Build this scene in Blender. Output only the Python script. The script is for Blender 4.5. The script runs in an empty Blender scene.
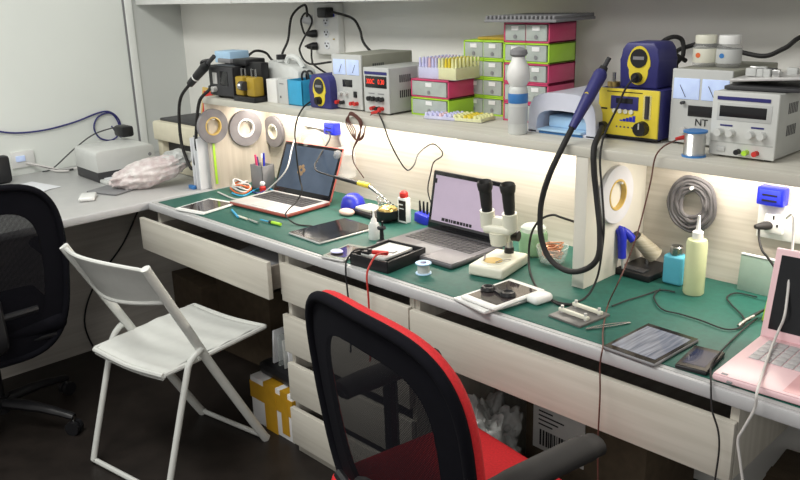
import bpy, bmesh, math, random
from mathutils import Vector, Matrix, Euler, noise
random.seed(7)
SC = bpy.context.scene
COL = SC.collection
PI = math.pi
def rad(a): return math.radians(a)

# ------------------------------------------------------------------ materials
MATS = {}
def mat(name, col, rough=.5, metal=0., var=.06, scale=30., emit=0., emcol=None, trans=0., alpha=1., stretch=(1,1,1), col2=None, coat=0., ior=1.45, bump=0., spec=None):
    m = bpy.data.materials.new(name); m.use_nodes = True
    nt = m.node_tree; N = nt.nodes; L = nt.links
    b = N['Principled BSDF']
    tc = N.new('ShaderNodeTexCoord'); mp = N.new('ShaderNodeMapping'); nz = N.new('ShaderNodeTexNoise'); cr = N.new('ShaderNodeValToRGB')
    mp.inputs['Scale'].default_value = stretch
    L.new(tc.outputs['Object'], mp.inputs['Vector']); L.new(mp.outputs['Vector'], nz.inputs['Vector'])
    nz.inputs['Scale'].default_value = scale; nz.inputs['Detail'].default_value = 4
    L.new(nz.outputs['Fac'], cr.inputs['Fac'])
    c1 = [max(0, c*(1-var)) for c in col]; c2 = [min(1, c*(1+var)) for c in col] if col2 is None else col2
    cr.color_ramp.elements[0].position = .3; cr.color_ramp.elements[1].position = .7
    cr.color_ramp.elements[0].color = (*c1, 1); cr.color_ramp.elements[1].color = (*c2, 1)
    L.new(cr.outputs['Color'], b.inputs['Base Color'])
    b.inputs['Roughness'].default_value = rough; b.inputs['Metallic'].default_value = metal
    b.inputs['Transmission Weight'].default_value = trans; b.inputs['Alpha'].default_value = alpha
    b.inputs['IOR'].default_value = ior; b.inputs['Coat Weight'].default_value = coat
    if spec is not None: b.inputs['Specular IOR Level'].default_value = spec
    if emit:
        b.inputs['Emission Color'].default_value = (*(emcol or col), 1); b.inputs['Emission Strength'].default_value = emit
    if bump:
        bp = N.new('ShaderNodeBump'); bp.inputs['Strength'].default_value = bump; bp.inputs['Distance'].default_value = .004
        L.new(nz.outputs['Fac'], bp.inputs['Height']); L.new(bp.outputs['Normal'], b.inputs['Normal'])
    MATS[name] = m
    return m
W1, W2 = (.55,.52,.45), (.64,.61,.54)
mat('wood_along', W1, .5, scale=6, stretch=(.5,9,9), col2=W2, var=.02)
mat('wood_up', W1, .5, scale=6, stretch=(9,9,.5), col2=W2, var=.02)
mat('panel_wood', (.50,.46,.39), .55, scale=7, stretch=(.35,9,14), col2=(.61,.57,.50), var=.02)
mat('shelf_wood', (.56,.54,.47), .45, scale=6, stretch=(.5,9,9), col2=(.65,.63,.56), var=.02)
mat('panel_up', (.52,.46,.38), .55, scale=6, stretch=(9,9,.5), col2=(.62,.56,.48), var=.02)
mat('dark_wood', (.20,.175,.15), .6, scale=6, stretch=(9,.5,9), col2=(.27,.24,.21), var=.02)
mat('side_wood', (.62,.58,.52), .6, scale=6, stretch=(9,.5,9), col2=(.74,.70,.64), var=.02)
mat('laminate', (.46,.46,.455), .35, var=.03)
mat('laminate_edge', (.50,.50,.51), .35, var=.03)
mat('green_mat', (.012,.098,.074), .55, var=.12, scale=60)
mat('wall_paint', (.84,.83,.79), .8, var=.02, scale=4)
mat('left_paint', (.82,.85,.81), .75, var=.015, scale=3)
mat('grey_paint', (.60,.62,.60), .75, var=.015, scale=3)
mat('trim_paint', (.85,.87,.84), .6, var=.01)
mat('floor_dark', (.018,.014,.012), .45, var=.3, scale=12)
mat('black', (.012,.012,.014), .42, var=.1)
mat('black_gloss', (.008,.008,.01), .12, var=.1)
mat('black_mesh_solid', (.005,.005,.008), .9, var=.1, spec=.15)
mat('rubber', (.018,.017,.017), .65, var=.1)
mat('dark_grey', (.04,.04,.044), .5)
mat('mid_grey', (.22,.22,.23), .5)
mat('lap_grey', (.13,.125,.135), .4, metal=.2)
mat('key_black', (.02,.02,.023), .5)
mat('key_white', (.46,.45,.46), .5)
mat('silver', (.62,.62,.61), .28, metal=.9)
mat('steel', (.45,.45,.44), .25, metal=1.)
mat('alu', (.62,.61,.60), .35, metal=.3)
mat('white', (.78,.78,.76), .4, var=.02)
mat('white_gloss', (.82,.82,.80), .18, var=.02)
mat('chair_white', (.66,.67,.64), .4, var=.03)
mat('cream', (.72,.67,.52), .45, var=.03)
mat('scope_cream', (.72,.71,.60), .35, var=.02)
mat('psu_grey', (.44,.45,.43), .45, var=.03)
mat('psu_front', (.53,.54,.53), .4, var=.02)
mat('psu_white', (.62,.63,.61), .4, var=.02)
mat('psu_side', (.30,.30,.25), .5, var=.04)
mat('lcd_blue', (.50,.60,.85), .3, var=.1, emit=.25, emcol=(.5,.62,.9))
mat('panel_dark', (.02,.02,.022), .2)
mat('red', (.55,.03,.025), .5)
mat('red_fabric', (.62,.02,.025), .75, var=.12, scale=200)
mat('red_glow', (.9,.05,.03), .5, emit=.7, emcol=(1,.05,.02))
mat('orange', (.75,.16,.05), .5)
mat('red_case', (.40,.10,.075), .4)
mat('navy', (.035,.035,.17), .4)
mat('royal', (.02,.03,.45), .35, var=.1)
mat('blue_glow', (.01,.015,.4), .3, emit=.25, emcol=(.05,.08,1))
mat('spool_blue', (.05,.20,.50), .35)
mat('cyan', (.04,.36,.62), .4)
mat('light_blue', (.40,.60,.80), .4)
mat('bottle_blue', (.10,.42,.55), .25, var=.04)
mat('yellow', (.75,.60,.05), .4, var=.04)
mat('dull_yellow', (.42,.28,.03), .4)
mat('lime', (.42,.72,.05), .35, var=.05)
mat('pink', (.62,.06,.16), .35, var=.05)
mat('rose', (.80,.55,.58), .3, var=.02)
mat('rose_dark', (.68,.38,.40), .35, var=.02)
mat('lilac', (.60,.60,.86), .35)
mat('pale_yellow', (.78,.78,.40), .35)
mat('uv_white', (.66,.68,.78), .3, var=.02)
mat('clear_drawer', (.62,.68,.64), .2, alpha=.55, var=.1)
mat('clear_plastic', (.75,.76,.75), .12, alpha=.22)
mat('glass', (.85,.92,.90), .03, alpha=.22)
mat('milky', (.72,.74,.72), .35, alpha=.85)
mat('yellow_liquid', (.66,.70,.42), .25, alpha=.88, var=.03)
mat('green_liquid', (.30,.50,.30), .15, alpha=.8)
mat('screen_blue', (.02,.035,.06), .15, scale=6, col2=(.05,.07,.11), emit=.05, emcol=(.12,.17,.27))
mat('screen_lit', (.36,.30,.38), .3, var=.03, emit=.30, emcol=(.62,.50,.66))
mat('screen_dark', (.015,.016,.018), .1)
mat('tablet_glass', (.055,.045,.045), .06, var=.2)
mat('tablet_painted_reflection', (.10,.12,.17), .05, scale=10, col2=(.30,.32,.38), stretch=(14,1,1))  # reflected stripes painted into the screen colour
mat('cardboard', (.20,.13,.07), .8, var=.1)
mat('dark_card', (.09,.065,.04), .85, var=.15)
mat('paper', (.74,.75,.78), .7, var=.02)
mat('tape_amber', (.55,.30,.02), .35)
mat('tape_grey', (.20,.19,.20), .25, var=.25, scale=9)
mat('coil_grey', (.12,.115,.12), .35, var=.25, scale=9)
mat('tape_white', (.66,.66,.70), .3, var=.06, scale=12)
mat('cable_white', (.62,.60,.58), .5)
mat('cable_brown', (.12,.045,.035), .5)
mat('cable_red', (.50,.04,.03), .5)
mat('copper', (.60,.28,.16), .35, metal=.7)
mat('brass', (.55,.40,.14), .35, metal=.8, bump=.4)
mat('pcb', (.10,.13,.10), .4, var=.4, scale=90)
mat('bag_pink', (.62,.50,.50), .35, col2=(.80,.76,.74), scale=35, var=.1, bump=1.)
mat('bag_clear', (.40,.41,.40), .3, col2=(.72,.74,.72), scale=16, var=.2, bump=1.)
mat('skin_pink', (.75,.50,.42), .5)
mat('spring_cream', (.30,.27,.19), .4, stretch=(1,1,30), scale=8, col2=(.50,.46,.36))
mat('fixture_grey', (.14,.135,.13), .4)
mat('divider', (.70,.675,.60), .5, var=.02)
mat('phone_painted_reflection', (.015,.025,.07), .06)  # bluish room reflection painted into the dark glass colour
mat('led', (1,.93,.8), .5, emit=5, emcol=(1,.9,.76))
mat('sticker', (.80,.80,.80), .6, var=.02)
mat('label_card', (.62,.60,.58), .7, var=.03)
mat('glass_green', (.30,.42,.36), .08, alpha=.72)
mat('gold', (.60,.42,.12), .4)
def mesh_fabric():
    m = bpy.data.materials.new('see_through_mesh'); m.use_nodes = True
    nt = m.node_tree; N = nt.nodes; L = nt.links; b = N['Principled BSDF']
    b.inputs['Base Color'].default_value = (.006,.006,.009,1); b.inputs['Roughness'].default_value = .9; b.inputs['Specular IOR Level'].default_value = .1
    tc = N.new('ShaderNodeTexCoord'); a = N.new('ShaderNodeTexWave'); c = N.new('ShaderNodeTexWave'); mx = N.new('ShaderNodeMath'); mr = N.new('ShaderNodeMapRange')
    a.bands_direction = 'X'; c.bands_direction = 'Z'
    for w in (a, c): w.inputs['Scale'].default_value = 85; L.new(tc.outputs['Object'], w.inputs['Vector'])
    mx.operation = 'MAXIMUM'; L.new(a.outputs['Fac'], mx.inputs[0]); L.new(c.outputs['Fac'], mx.inputs[1])
    mr.inputs['From Min'].default_value = .45; mr.inputs['From Max'].default_value = .75; mr.inputs['To Min'].default_value = .66; mr.inputs['To Max'].default_value = 1
    L.new(mx.outputs[0], mr.inputs['Value']); L.new(mr.outputs[0], b.inputs['Alpha'])
    MATS['see_through_mesh'] = m
mesh_fabric()

# ------------------------------------------------------------------ mesh builder
def smooth_path(pts, n=6, closed=False):
    P = [Vector(p) for p in pts]
    if len(P) < 3: return P
    out = []; m = len(P)
    rng = range(m) if closed else range(m-1)
    for i in rng:
        if closed: a, b, c, d = P[(i-1) % m], P[i], P[(i+1) % m], P[(i+2) % m]
        else: a, b, c, d = P[max(i-1, 0)], P[i], P[i+1], P[min(i+2, m-1)]
        for k in range(n):
            t = k/n
            out.append(.5*((2*b) + (c-a)*t + (2*a-5*b+4*c-d)*t*t + (3*b-a-3*c+d)*t**3))
    if not closed: out.append(P[-1])
    return out
class MB:
    def __init__(s): s.bm = bmesh.new(); s.mats = []
    def mi(s, m):
        if m not in s.mats: s.mats.append(m)
        return s.mats.index(m)
    def merge(s, t, m, M=None):
        if M is not None: bmesh.ops.transform(t, matrix=M, verts=t.verts)
        i = s.mi(m)
        for f in t.faces: f.material_index = i
        bmesh.ops.recalc_face_normals(t, faces=t.faces)
        me = bpy.data.meshes.new('tmp'); t.to_mesh(me); t.free(); s.bm.from_mesh(me); bpy.data.meshes.remove(me)
        return s
    def box(s, c, d, m, bev=.002, rot=(0,0,0), seg=2):
        t = bmesh.new(); bmesh.ops.create_cube(t, size=1)
        bmesh.ops.scale(t, vec=d, verts=t.verts)
        bev = min(bev, min(d)*.45)
        if bev > 0: bmesh.ops.bevel(t, geom=t.edges[:], offset=bev, segments=seg, affect='EDGES', profile=.5)
        return s.merge(t, m, Matrix.Translation(c) @ Euler(rot).to_matrix().to_4x4())
    def b(s, x0, x1, y0, y1, z0, z1, m, bev=.002):
        return s.box(((x0+x1)/2,(y0+y1)/2,(z0+z1)/2), (abs(x1-x0),abs(y1-y0),abs(z1-z0)), m, bev)
    def cyl(s, p0, p1, r, m, r2=None, seg=20, caps=True):
        p0, p1 = Vector(p0), Vector(p1); d = p1-p0
        t = bmesh.new(); bmesh.ops.create_cone(t, cap_ends=caps, segments=seg, radius1=r, radius2=r if r2 is None else r2, depth=d.length)
        q = Vector((0,0,1)).rotation_difference(d.normalized())
        return s.merge(t, m, Matrix.Translation((p0+p1)/2) @ q.to_matrix().to_4x4())
    def lathe(s, prof, c, m, seg=28, axis=(0,0,1), sx=1, sy=1):
        t = bmesh.new(); rings = []
        for r, z in prof:
            if r < 1e-5: rings.append([t.verts.new((0,0,z))])
            else: rings.append([t.verts.new((r*sx*math.cos(2*PI*k/seg), r*sy*math.sin(2*PI*k/seg), z)) for k in range(seg)])
        for a, b in zip(rings, rings[1:]):
            for k in range(seg):
                k2 = (k+1) % seg
                if len(a) == 1 and len(b) == 1: continue
                if len(a) == 1: t.faces.new((a[0], b[k], b[k2]))
                elif len(b) == 1: t.faces.new((a[k], a[k2], b[0]))
                else: t.faces.new((a[k], a[k2], b[k2], b[k]))
        q = Vector((0,0,1)).rotation_difference(Vector(axis).normalized())
        return s.merge(t, m, Matrix.Translation(c) @ q.to_matrix().to_4x4())
    def ring(s, c, ro, ri, h, m, axis=(0,0,1), seg=36):      # flat washer / tape roll
        return s.lathe([(ri,-h/2),(ro-.001,-h/2),(ro,-h/2+.001),(ro,h/2-.001),(ro-.001,h/2),(ri,h/2),(ri,-h/2)], c, m, seg, axis)
    def tube(s, pts, r, m, seg=8, n=6, closed=False, smooth=True, flat=1.):
        P = smooth_path(pts, n, closed) if smooth else [Vector(p) for p in pts]
        Q = [P[0]]
        for p in P[1:]:
            if (p-Q[-1]).length > 1e-5: Q.append(p)
        P = Q; t = bmesh.new(); rings = []; up = None; m_ = len(P)
        for i, p in enumerate(P):
            if closed: d = (P[(i+1) % m_]-P[i-1])
            else: d = P[min(i+1, m_-1)]-P[max(i-1, 0)]
            d.normalize()
            if up is None: up = Vector((0,0,1)) if abs(d.z) < .9 else Vector((1,0,0))
            a = d.cross(up).normalized(); up = a.cross(d).normalized()
            rr = r[i*(len(r)-1)//max(1, m_-1)] if isinstance(r, (list, tuple)) else r
            rings.append([t.verts.new(p + a*rr*math.cos(2*PI*k/seg) + up*rr*flat*math.sin(2*PI*k/seg)) for k in range(seg)])
        pairs = list(zip(rings, rings[1:])) + ([(rings[-1], rings[0])] if closed else [])
        for a, b in pairs:
            for k in range(seg): t.faces.new((a[k], a[(k+1) % seg], b[(k+1) % seg], b[k]))
        if not closed: t.faces.new(rings[0][::-1]); t.faces.new(rings[-1])
        return s.merge(t, m)
    def prism(s, poly, d0, d1, m, plane='XZ', bev=.0):       # polygon extruded along the missing axis
        t = bmesh.new()
        def P(u, v, w): return {'XZ': (u,w,v), 'YZ': (w,u,v), 'XY': (u,v,w)}[plane]
        A = [t.verts.new(P(u, v, d0)) for u, v in poly]; B = [t.verts.new(P(u, v, d1)) for u, v in poly]
        t.faces.new(A); t.faces.new(B[::-1]); n = len(poly)
        for k in range(n): t.faces.new((A[k], A[(k+1) % n], B[(k+1) % n], B[k]))
        if bev: bmesh.ops.bevel(t, geom=t.edges[:], offset=bev, segments=2, affect='EDGES', profile=.5)
        return s.merge(t, m)
    def ball(s, c, r, m, sc=(1,1,1), rot=(0,0,0), sub=3, jit=0., seed=1, crumple=0., cf=3.):
        t = bmesh.new(); bmesh.ops.create_icosphere(t, subdivisions=sub, radius=r)
        rnd = random.Random(seed)
        if crumple:
            for v in t.verts:
                q = v.co/r*cf+Vector((seed*3.1,0,0)); d = noise.noise(q)+.6*abs(noise.noise(q*2.3))+.35*abs(noise.noise(q*5.1))
                v.co *= 1+crumple*d
        if jit:
            for v in t.verts: v.co *= 1+rnd.uniform(-jit, jit)
        bmesh.ops.scale(t, vec=sc, verts=t.verts)
        return s.merge(t, m, Matrix.Translation(c) @ Euler(rot).to_matrix().to_4x4())
    def grid(s, fn, nu, nv, m):
        t = bmesh.new(); V = [[t.verts.new(fn(i/nu, j/nv)) for j in range(nv+1)] for i in range(nu+1)]
        for i in range(nu):
            for j in range(nv): t.faces.new((V[i][j], V[i+1][j], V[i+1][j+1], V[i][j+1]))
        return s.merge(t, m)
    def build(s, name, parent=None, M=None, ang=38):
        me = bpy.data.meshes.new(name); s.bm.to_mesh(me); s.bm.free()
        for m in s.mats: me.materials.append(MATS[m])
        for p in me.polygons: p.use_smooth = True
        me.set_sharp_from_angle(angle=rad(ang))
        o = bpy.data.objects.new(name, me); COL.objects.link(o)
        if parent is not None: o.parent = parent
        return o
def thing(name, label, cat, loc=(0,0,0), rz=0, group=None):
    o = bpy.data.objects.new(name, None); COL.objects.link(o); o.empty_display_size = .05
    o.location = loc; o.rotation_euler = (0,0,rad(rz)); o['label'] = label; o['category'] = cat
    if group: o['group'] = group
    return o
def tag(o, label, cat, group=None):
    o['label'] = label; o['category'] = cat
    if group: o['group'] = group
    return o
def structure(o): o['kind'] = 'structure'; return o
def text(body, size, loc, m, parent, rot=(90,0,0), name='lettering', ext=.0004, align='CENTER', sx=1):
    c = bpy.data.curves.new('t', 'FONT'); c.body = body; c.size = size; c.extrude = ext; c.align_x = align; c.align_y = 'CENTER'
    t = bpy.data.objects.new('t', c); COL.objects.link(t)
    dg = bpy.context.evaluated_depsgraph_get(); me = bpy.data.meshes.new_from_object(t.evaluated_get(dg))
    bpy.data.objects.remove(t); me.materials.clear(); me.materials.append(MATS[m])
    o = bpy.data.objects.new(name, me); COL.objects.link(o); o.parent = parent
    o.location = loc; o.rotation_euler = [rad(a) for a in rot]; o.scale = (sx,1,1)
    return o
def cable(name, pts, r, m, label, group=None, ends=None, seg=8, cat='cable'):
    mb = MB(); mb.tube(pts, r, m, seg=seg)
    if ends:
        for c, d, mm in ends: mb.box(c, d, mm, .003)
    o = mb.build(name); return tag(o, label, cat, group)
def copy_tree(o, parent=None):
    c = o.copy(); COL.objects.link(c); c.parent = parent
    for ch in list(o.children): copy_tree(ch, c)
    return c

DT = .75          # desk top
MT = .752         # top of the green mat
SH = 1.125        # top of the long shelf

# ------------------------------------------------------------------ the room
mb = MB(); mb.b(-1.05, 4.5, -3.6, .85, -.05, 0, 'floor_dark', 0); structure(mb.build('floor'))
mb = MB(); mb.b(-1.05, 4.5, .78, .86, 0, 2.7, 'wall_paint', 0); structure(mb.build('wall_back'))
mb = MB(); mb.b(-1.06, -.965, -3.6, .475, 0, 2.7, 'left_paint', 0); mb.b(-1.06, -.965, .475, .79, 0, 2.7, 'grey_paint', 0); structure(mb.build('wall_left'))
mb = MB(); mb.b(-.968, -.955, .478, .515, 0, 2.7, 'trim_paint', .003); mb.b(-.968, -.961, .468, .478, 0, 2.7, 'mid_grey', 0); structure(mb.build('trim_1'))

# wall cabinet over the shelf
t = thing('wall_cabinet', 'long white cabinet mounted high on the back wall over the shelf', 'cabinet', (0,0,0))
mb = MB(); mb.b(-.955, 3.2, .55, .778, 1.478, 2.1, 'white', .002); mb.build('carcass', t)
for i in range(5):
    mb = MB(); mb.b(-.95+i*.83, -.955+(i+1)*.83, .532, .549, 1.474, 2.1, 'white', .002); mb.build('door', t)

# ------------------------------------------------------------------ desks
t = thing('worktop', 'long pale grey worktop with rounded front edge under the green mat', 'worktop', (0,0,.72))
mb = MB(); mb.b(0, 3.05, .010, .595, 0, .03, 'laminate', .002); mb.build('top_board', t)
mb = MB(); mb.b(0, 3.05, -.004, .010, .0, .0302, 'laminate_edge', .006); mb.b(-.006, .008, 0, .595, .0, .0302, 'laminate_edge', .006); mb.build('edge_band', t)
o = MB().b(.035, 2.98, .022, .572, .7502, MT, 'green_mat', .0005).build('cutting_mat'); tag(o, 'dark green mat covering the long worktop', 'mat')

def drawer(parent, x0, x1, yf, z0, z1, dep=.42):
    mb = MB(); mb.b(x0, x1, yf, yf+.017, z0, z1, 'wood_along', .0015)
    a, b = x0+.03, x1-.03
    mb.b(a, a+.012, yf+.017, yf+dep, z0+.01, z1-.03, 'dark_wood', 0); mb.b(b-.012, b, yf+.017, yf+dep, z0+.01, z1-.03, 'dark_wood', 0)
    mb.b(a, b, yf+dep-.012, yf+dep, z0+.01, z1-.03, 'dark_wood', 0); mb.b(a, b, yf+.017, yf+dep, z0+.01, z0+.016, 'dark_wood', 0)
    return mb.build('drawer', parent)
t = thing('drawer_cabinet', 'wide drawer unit hung under the left end of the worktop, drawer pulled open', 'drawer unit', (0,0,0), group=None)
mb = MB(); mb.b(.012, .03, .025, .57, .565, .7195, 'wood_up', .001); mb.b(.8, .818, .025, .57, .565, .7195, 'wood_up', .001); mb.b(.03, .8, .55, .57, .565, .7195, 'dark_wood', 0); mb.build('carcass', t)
drawer(t, -.002, .832, -.045, .572, .698)
t = thing('drawer_cabinet', 'narrow pedestal with four stacked drawers behind the red office chair', 'drawer unit', (0,0,0))
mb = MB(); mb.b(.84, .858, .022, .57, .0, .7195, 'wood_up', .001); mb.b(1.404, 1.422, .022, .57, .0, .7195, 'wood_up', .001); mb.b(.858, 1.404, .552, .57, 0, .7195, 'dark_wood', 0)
mb.b(.858, 1.404, .022, .04, 0, .032, 'wood_along', .001); mb.b(.858, 1.404, .03, .57, .032, .036, 'dark_wood', 0)
mb.build('carcass', t)
for a, b, yy in ((.561,.688,0),(.383,.514,-.004),(.206,.340,.001),(.041,.176,-.002)): drawer(t, .840, 1.419, yy, a, b)
t = thing('drawer_cabinet', 'wide drawer unit under the right half of the worktop', 'drawer unit', (0,0,0))
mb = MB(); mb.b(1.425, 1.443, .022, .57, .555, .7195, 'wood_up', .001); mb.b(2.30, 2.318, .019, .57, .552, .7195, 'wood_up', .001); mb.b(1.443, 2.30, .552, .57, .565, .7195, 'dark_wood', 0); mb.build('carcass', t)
drawer(t, 1.424, 2.318, 0, .553, .684)
mb = MB(); mb.b(3.0, 3.02, .03, .58, 0, .7195, 'wood_up', .001); tag(mb.build('support_panel'), 'upright end panel carrying the right end of the worktop', 'panel')
# desk stuff in the drawers
o = MB().box((0,0,0), (.24,.16,.03), 'mid_grey', .012, (rad(5),0,.2)).build('zip_pouch'); o.location = (.66,.095,.652); tag(o, 'dark grey pouch lying in the pulled open drawer', 'pouch')

# the desk along the left wall
t = thing('side_desk', 'pale grey side desk running along the left wall', 'desk', (0,0,0))
mb = MB(); mb.b(-.955, -.02, -1.9, .775, .72, .749, 'laminate', .002); mb.build('top_board', t)
mb = MB(); mb.b(-.022, -.008, -1.9, .42, .718, .7495, 'laminate_edge', .006); mb.build('edge_band', t)
mb = MB(); mb.b(-.53, -.512, -1.88, .70, .0, .72, 'side_wood', .001); mb.build('modesty_panel', t)
mb = MB(); mb.b(-.93, -.05, -1.895, -1.875, 0, .72, 'dark_wood', .001); mb.build('end_panel', t)

# ------------------------------------------------------------------ shelf and back panel
t = thing('long_shelf', 'long pale wood shelf standing on end panels over the worktop', 'shelf', (0,0,0))
mb = MB(); mb.b(-.003, 3.05, .28, .778, 1.10, SH, 'shelf_wood', .0015); mb.build('shelf_board', t)
mb = MB(); mb.b(0, 3.05, .575, .593, DT, 1.10, 'panel_wood', 0); mb.build('back_panel', t)
mb = MB(); mb.b(-.003, .015, .285, .575, DT, 1.10, 'panel_up', .001); mb.build('end_panel', t)
mb = MB(); mb.b(1.747, 1.783, .283, .575, MT, 1.10, 'divider', .0015); mb.build('divider_panel', t)
mb = MB(); mb.b(2.98, 3.0, .285, .575, DT, 1.10, 'panel_up', .001); mb.build('end_panel', t)
for a, b in ((.02,1.74),(1.79,2.97)):
    o = MB().b(a, b, .485, .495, 1.0945, 1.0998, 'led', 0).build('led_strip'); tag(o, 'thin warm light strip under the shelf, %s of the white divider' % ('left' if a < 1 else 'right'), 'light strip')

# ------------------------------------------------------------------ white folding chair
t = thing('folding_chair', 'white folding metal chair in front of the open drawer', 'chair', (.545,-.215,0), 9)
w = .178
for s_ in (-1, 1):
    x = s_*w
    mb = MB(); mb.tube([(s_*.206,-.243,.762),(s_*.204,-.235,.745),(s_*.190,-.10,.50),(s_*.182,-.02,.35),(s_*.170+.014,.155,.035),(s_*.168+.015,.172,.012)], .0115, 'chair_white', n=5, flat=1.35, seg=10); mb.build('long_leg', t)
    xi = s_*(w+.018)
    mb = MB(); mb.tube([(s_*.19,-.07,.445),(xi*1.01,-.09,.445),(xi,-.125,.42),(xi,-.15,.36),(xi,-.255,.05),(xi*.98,-.265,.018)], .0105, 'chair_white', n=5, seg=10); mb.build('short_leg', t)
mb = MB(); mb.tube([(-.150,.172,.012),(.183,.172,.012)], .009, 'chair_white', smooth=False); mb.build('front_foot_bar', t)
mb = MB(); mb.tube([(-.194,-.262,.012),(.194,-.262,.012)], .009, 'chair_white', smooth=False); mb.build('rear_foot_bar', t)
mb = MB()
def seatfn(u, v):
    x = -w-.0+.0 + u*2*w; y = -.215+v*.43
    return (x*(1.03 if v > .5 else 1), y, .425 - .012*math.sin(PI*u)*1 + .006*math.cos(v*2*PI*5)*.25 + .012*(v-.5) - .03*max(0, abs(v-.5)-.44)/.06*.5)
mb.grid(seatfn, 12, 60, 'chair_white'); mb.grid(lambda u, v: tuple(Vector(seatfn(u, v))-Vector((0,0,.012))), 12, 30, 'chair_white')
mb.tube([(-w*1.03,.212,.419),(-w*.5,.214,.412),(0,.214,.409),(w*.5,.214,.412),(w*1.03,.212,.419)], .009, 'chair_white'); mb.tube([(-w,-.212,.408),(0,-.214,.397),(w,-.212,.408)], .009, 'chair_white')
for s_ in (-1, 1): mb.tube([(s_*w,-.21,.41),(s_*w*1.03,.21,.42)], .009, 'chair_white', smooth=False)
mb.build('seat', t)
mb = MB()
def backfn(u, v):
    ww = .203-.006*(1-v); x = -ww + u*2*ww; bow = -.06*math.sin(PI*u)
    return (x, -.240+.065*(1-v)+bow, .640+.118*v - .0*bow + (.018*math.sin(PI*u) if v > .5 else -.012*math.sin(PI*u))*abs(2*v-1))
mb.grid(backfn, 16, 6, 'chair_white'); mb.grid(lambda u, v: tuple(Vector(backfn(u, v))+Vector((0,.006,0))), 16, 6, 'chair_white')
mb.tube([backfn(i/10, 1) for i in range(11)], .007, 'chair_white'); mb.tube([backfn(i/10, 0) for i in range(11)], .007, 'chair_white')
mb.build('backrest', t)

# ------------------------------------------------------------------ office chairs
def office_chair(name, label, loc, rz, red, hw0=.268, hh=.274, y0=-.192, rec=.032, zc=.650):
    t = thing(name, label, 'chair', loc, rz)
    def outline(k, sc=1., n=56):
        a = 2*PI*k/n; c, s_ = math.cos(a), math.sin(a); e = .54
        x = math.copysign(abs(c)**e, c); z = math.copysign(abs(s_)**e, s_)
        hw = hw0 if z > 0 else hw0-.025*abs(z)
        return x*hw*sc, z*hh*sc
    def surf(x, z): return (x, y0 - rec*(z/hh) + .38*x*x, zc+z)
    n = 56
    def ringfn(s0, s1, off=0.):
        def f(u, v):
            x, z = outline(u*n, s0+(s1-s0)*v); p = surf(x, z); return (p[0], p[1]+off, p[2])
        return f
    mb = MB(); mb.grid(ringfn(1., .72), n, 3, 'black_mesh_solid'); mb.grid(ringfn(1., .72, .012), n, 3, 'black_mesh_solid')
    mb.tube([Vector(surf(*outline(k))) for k in range(n)], .012, 'black_mesh_solid', closed=True, n=1, seg=10); mb.build('back_frame', t)
    mb = MB(); mb.grid(ringfn(.73, .0), n, 8, 'see_through_mesh'); mb.build('back_mesh', t)
    if red:
        mb = MB(); mb.tube([Vector(surf(*outline(k, .985)))+Vector((0,.02,0)) for k in range(n)], .014, 'red_fabric', closed=True, n=1, seg=10); mb.build('back_piping', t)
    mb = MB(); mb.tube([(0,y0-.03,.56),(0,y0-.04,.50),(0,y0-.035,.40),(0,-.1,.365),(0,-.02,.362)], .02, 'black', flat=1.4); mb.tube([(-.14,y0-.012,.50),(0,y0-.03,.50),(.14,y0-.012,.50)], .012, 'black'); mb.build('back_bracket', t)
    mb = MB(); mb.box((0,.03,.415), (.49,.42,.07), 'red_fabric' if red else 'black_mesh_solid', .033, seg=5); mb.build('seat_cushion', t)
    mb = MB(); mb.box((0,.02,.372), (.42,.38,.02), 'black', .01); mb.build('seat_pan', t)
    for s_ in (-1, 1):
        mb = MB(); mb.tube([(s_*.21,.03,.372),(s_*.268,.03,.385),(s_*.275,.03,.50),(s_*.262,.02,.61)], .016, 'black', flat=1.4); a = mb.build('armrest', t)
        mb = MB(); mb.tube([(s_*.258,-.125,.622),(s_*.26,-.10,.628),(s_*.262,.03,.632),(s_*.262,.12,.632),(s_*.26,.165,.628)], [.02,.031,.033,.033,.033,.03,.02], 'rubber', seg=14, flat=.75); mb.build('arm_pad', a)
    mb = MB(); mb.cyl((0,0,.12),(0,0,.30), .027, 'black'); mb.cyl((0,0,.28),(0,0,.37), .016, 'steel'); mb.cyl((0,0,.07),(0,0,.13), .04, 'black'); mb.build('gas_lift', t)
    mb = MB(); mb.ball((.235,-.03,.36), .014, 'black', sub=2); mb.cyl((0,-.03,.36),(.235,-.03,.36), .004, 'steel'); mb.build('tilt_lever', t)
    for k in range(5):
        a = 2*PI*k/5+.4; c, s_ = math.cos(a), math.sin(a)
        mb = MB(); mb.tube([(c*.03,s_*.03,.105),(c*.17,s_*.17,.095),(c*.30,s_*.30,.068)], [.026,.024,.02,.017,.014], 'black', seg=10, flat=.8); lg = mb.build('base_leg', t)
        mb = MB(); cx, cy = c*.295, s_*.295
        for q in (-1, 1): mb.cyl((cx-s_*.012*q-s_*.008*q, cy+c*.012*q+c*.008*q, .0265), (cx-s_*.004*q, cy+c*.004*q, .0265), .026, 'black')
        mb.cyl((cx,cy,.03),(cx,cy,.07), .006, 'steel'); mb.build('caster', lg)
    return t
office_chair('office_chair', 'black mesh office chair with red seat and red back piping, at front centre', (1.829,-.282,0), -9.3, True)
office_chair('office_chair', 'all black mesh office chair tucked at the side desk on the left', (-.095,-.635,0), 84, False, .265, .31, -.20, .03, .625)

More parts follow.
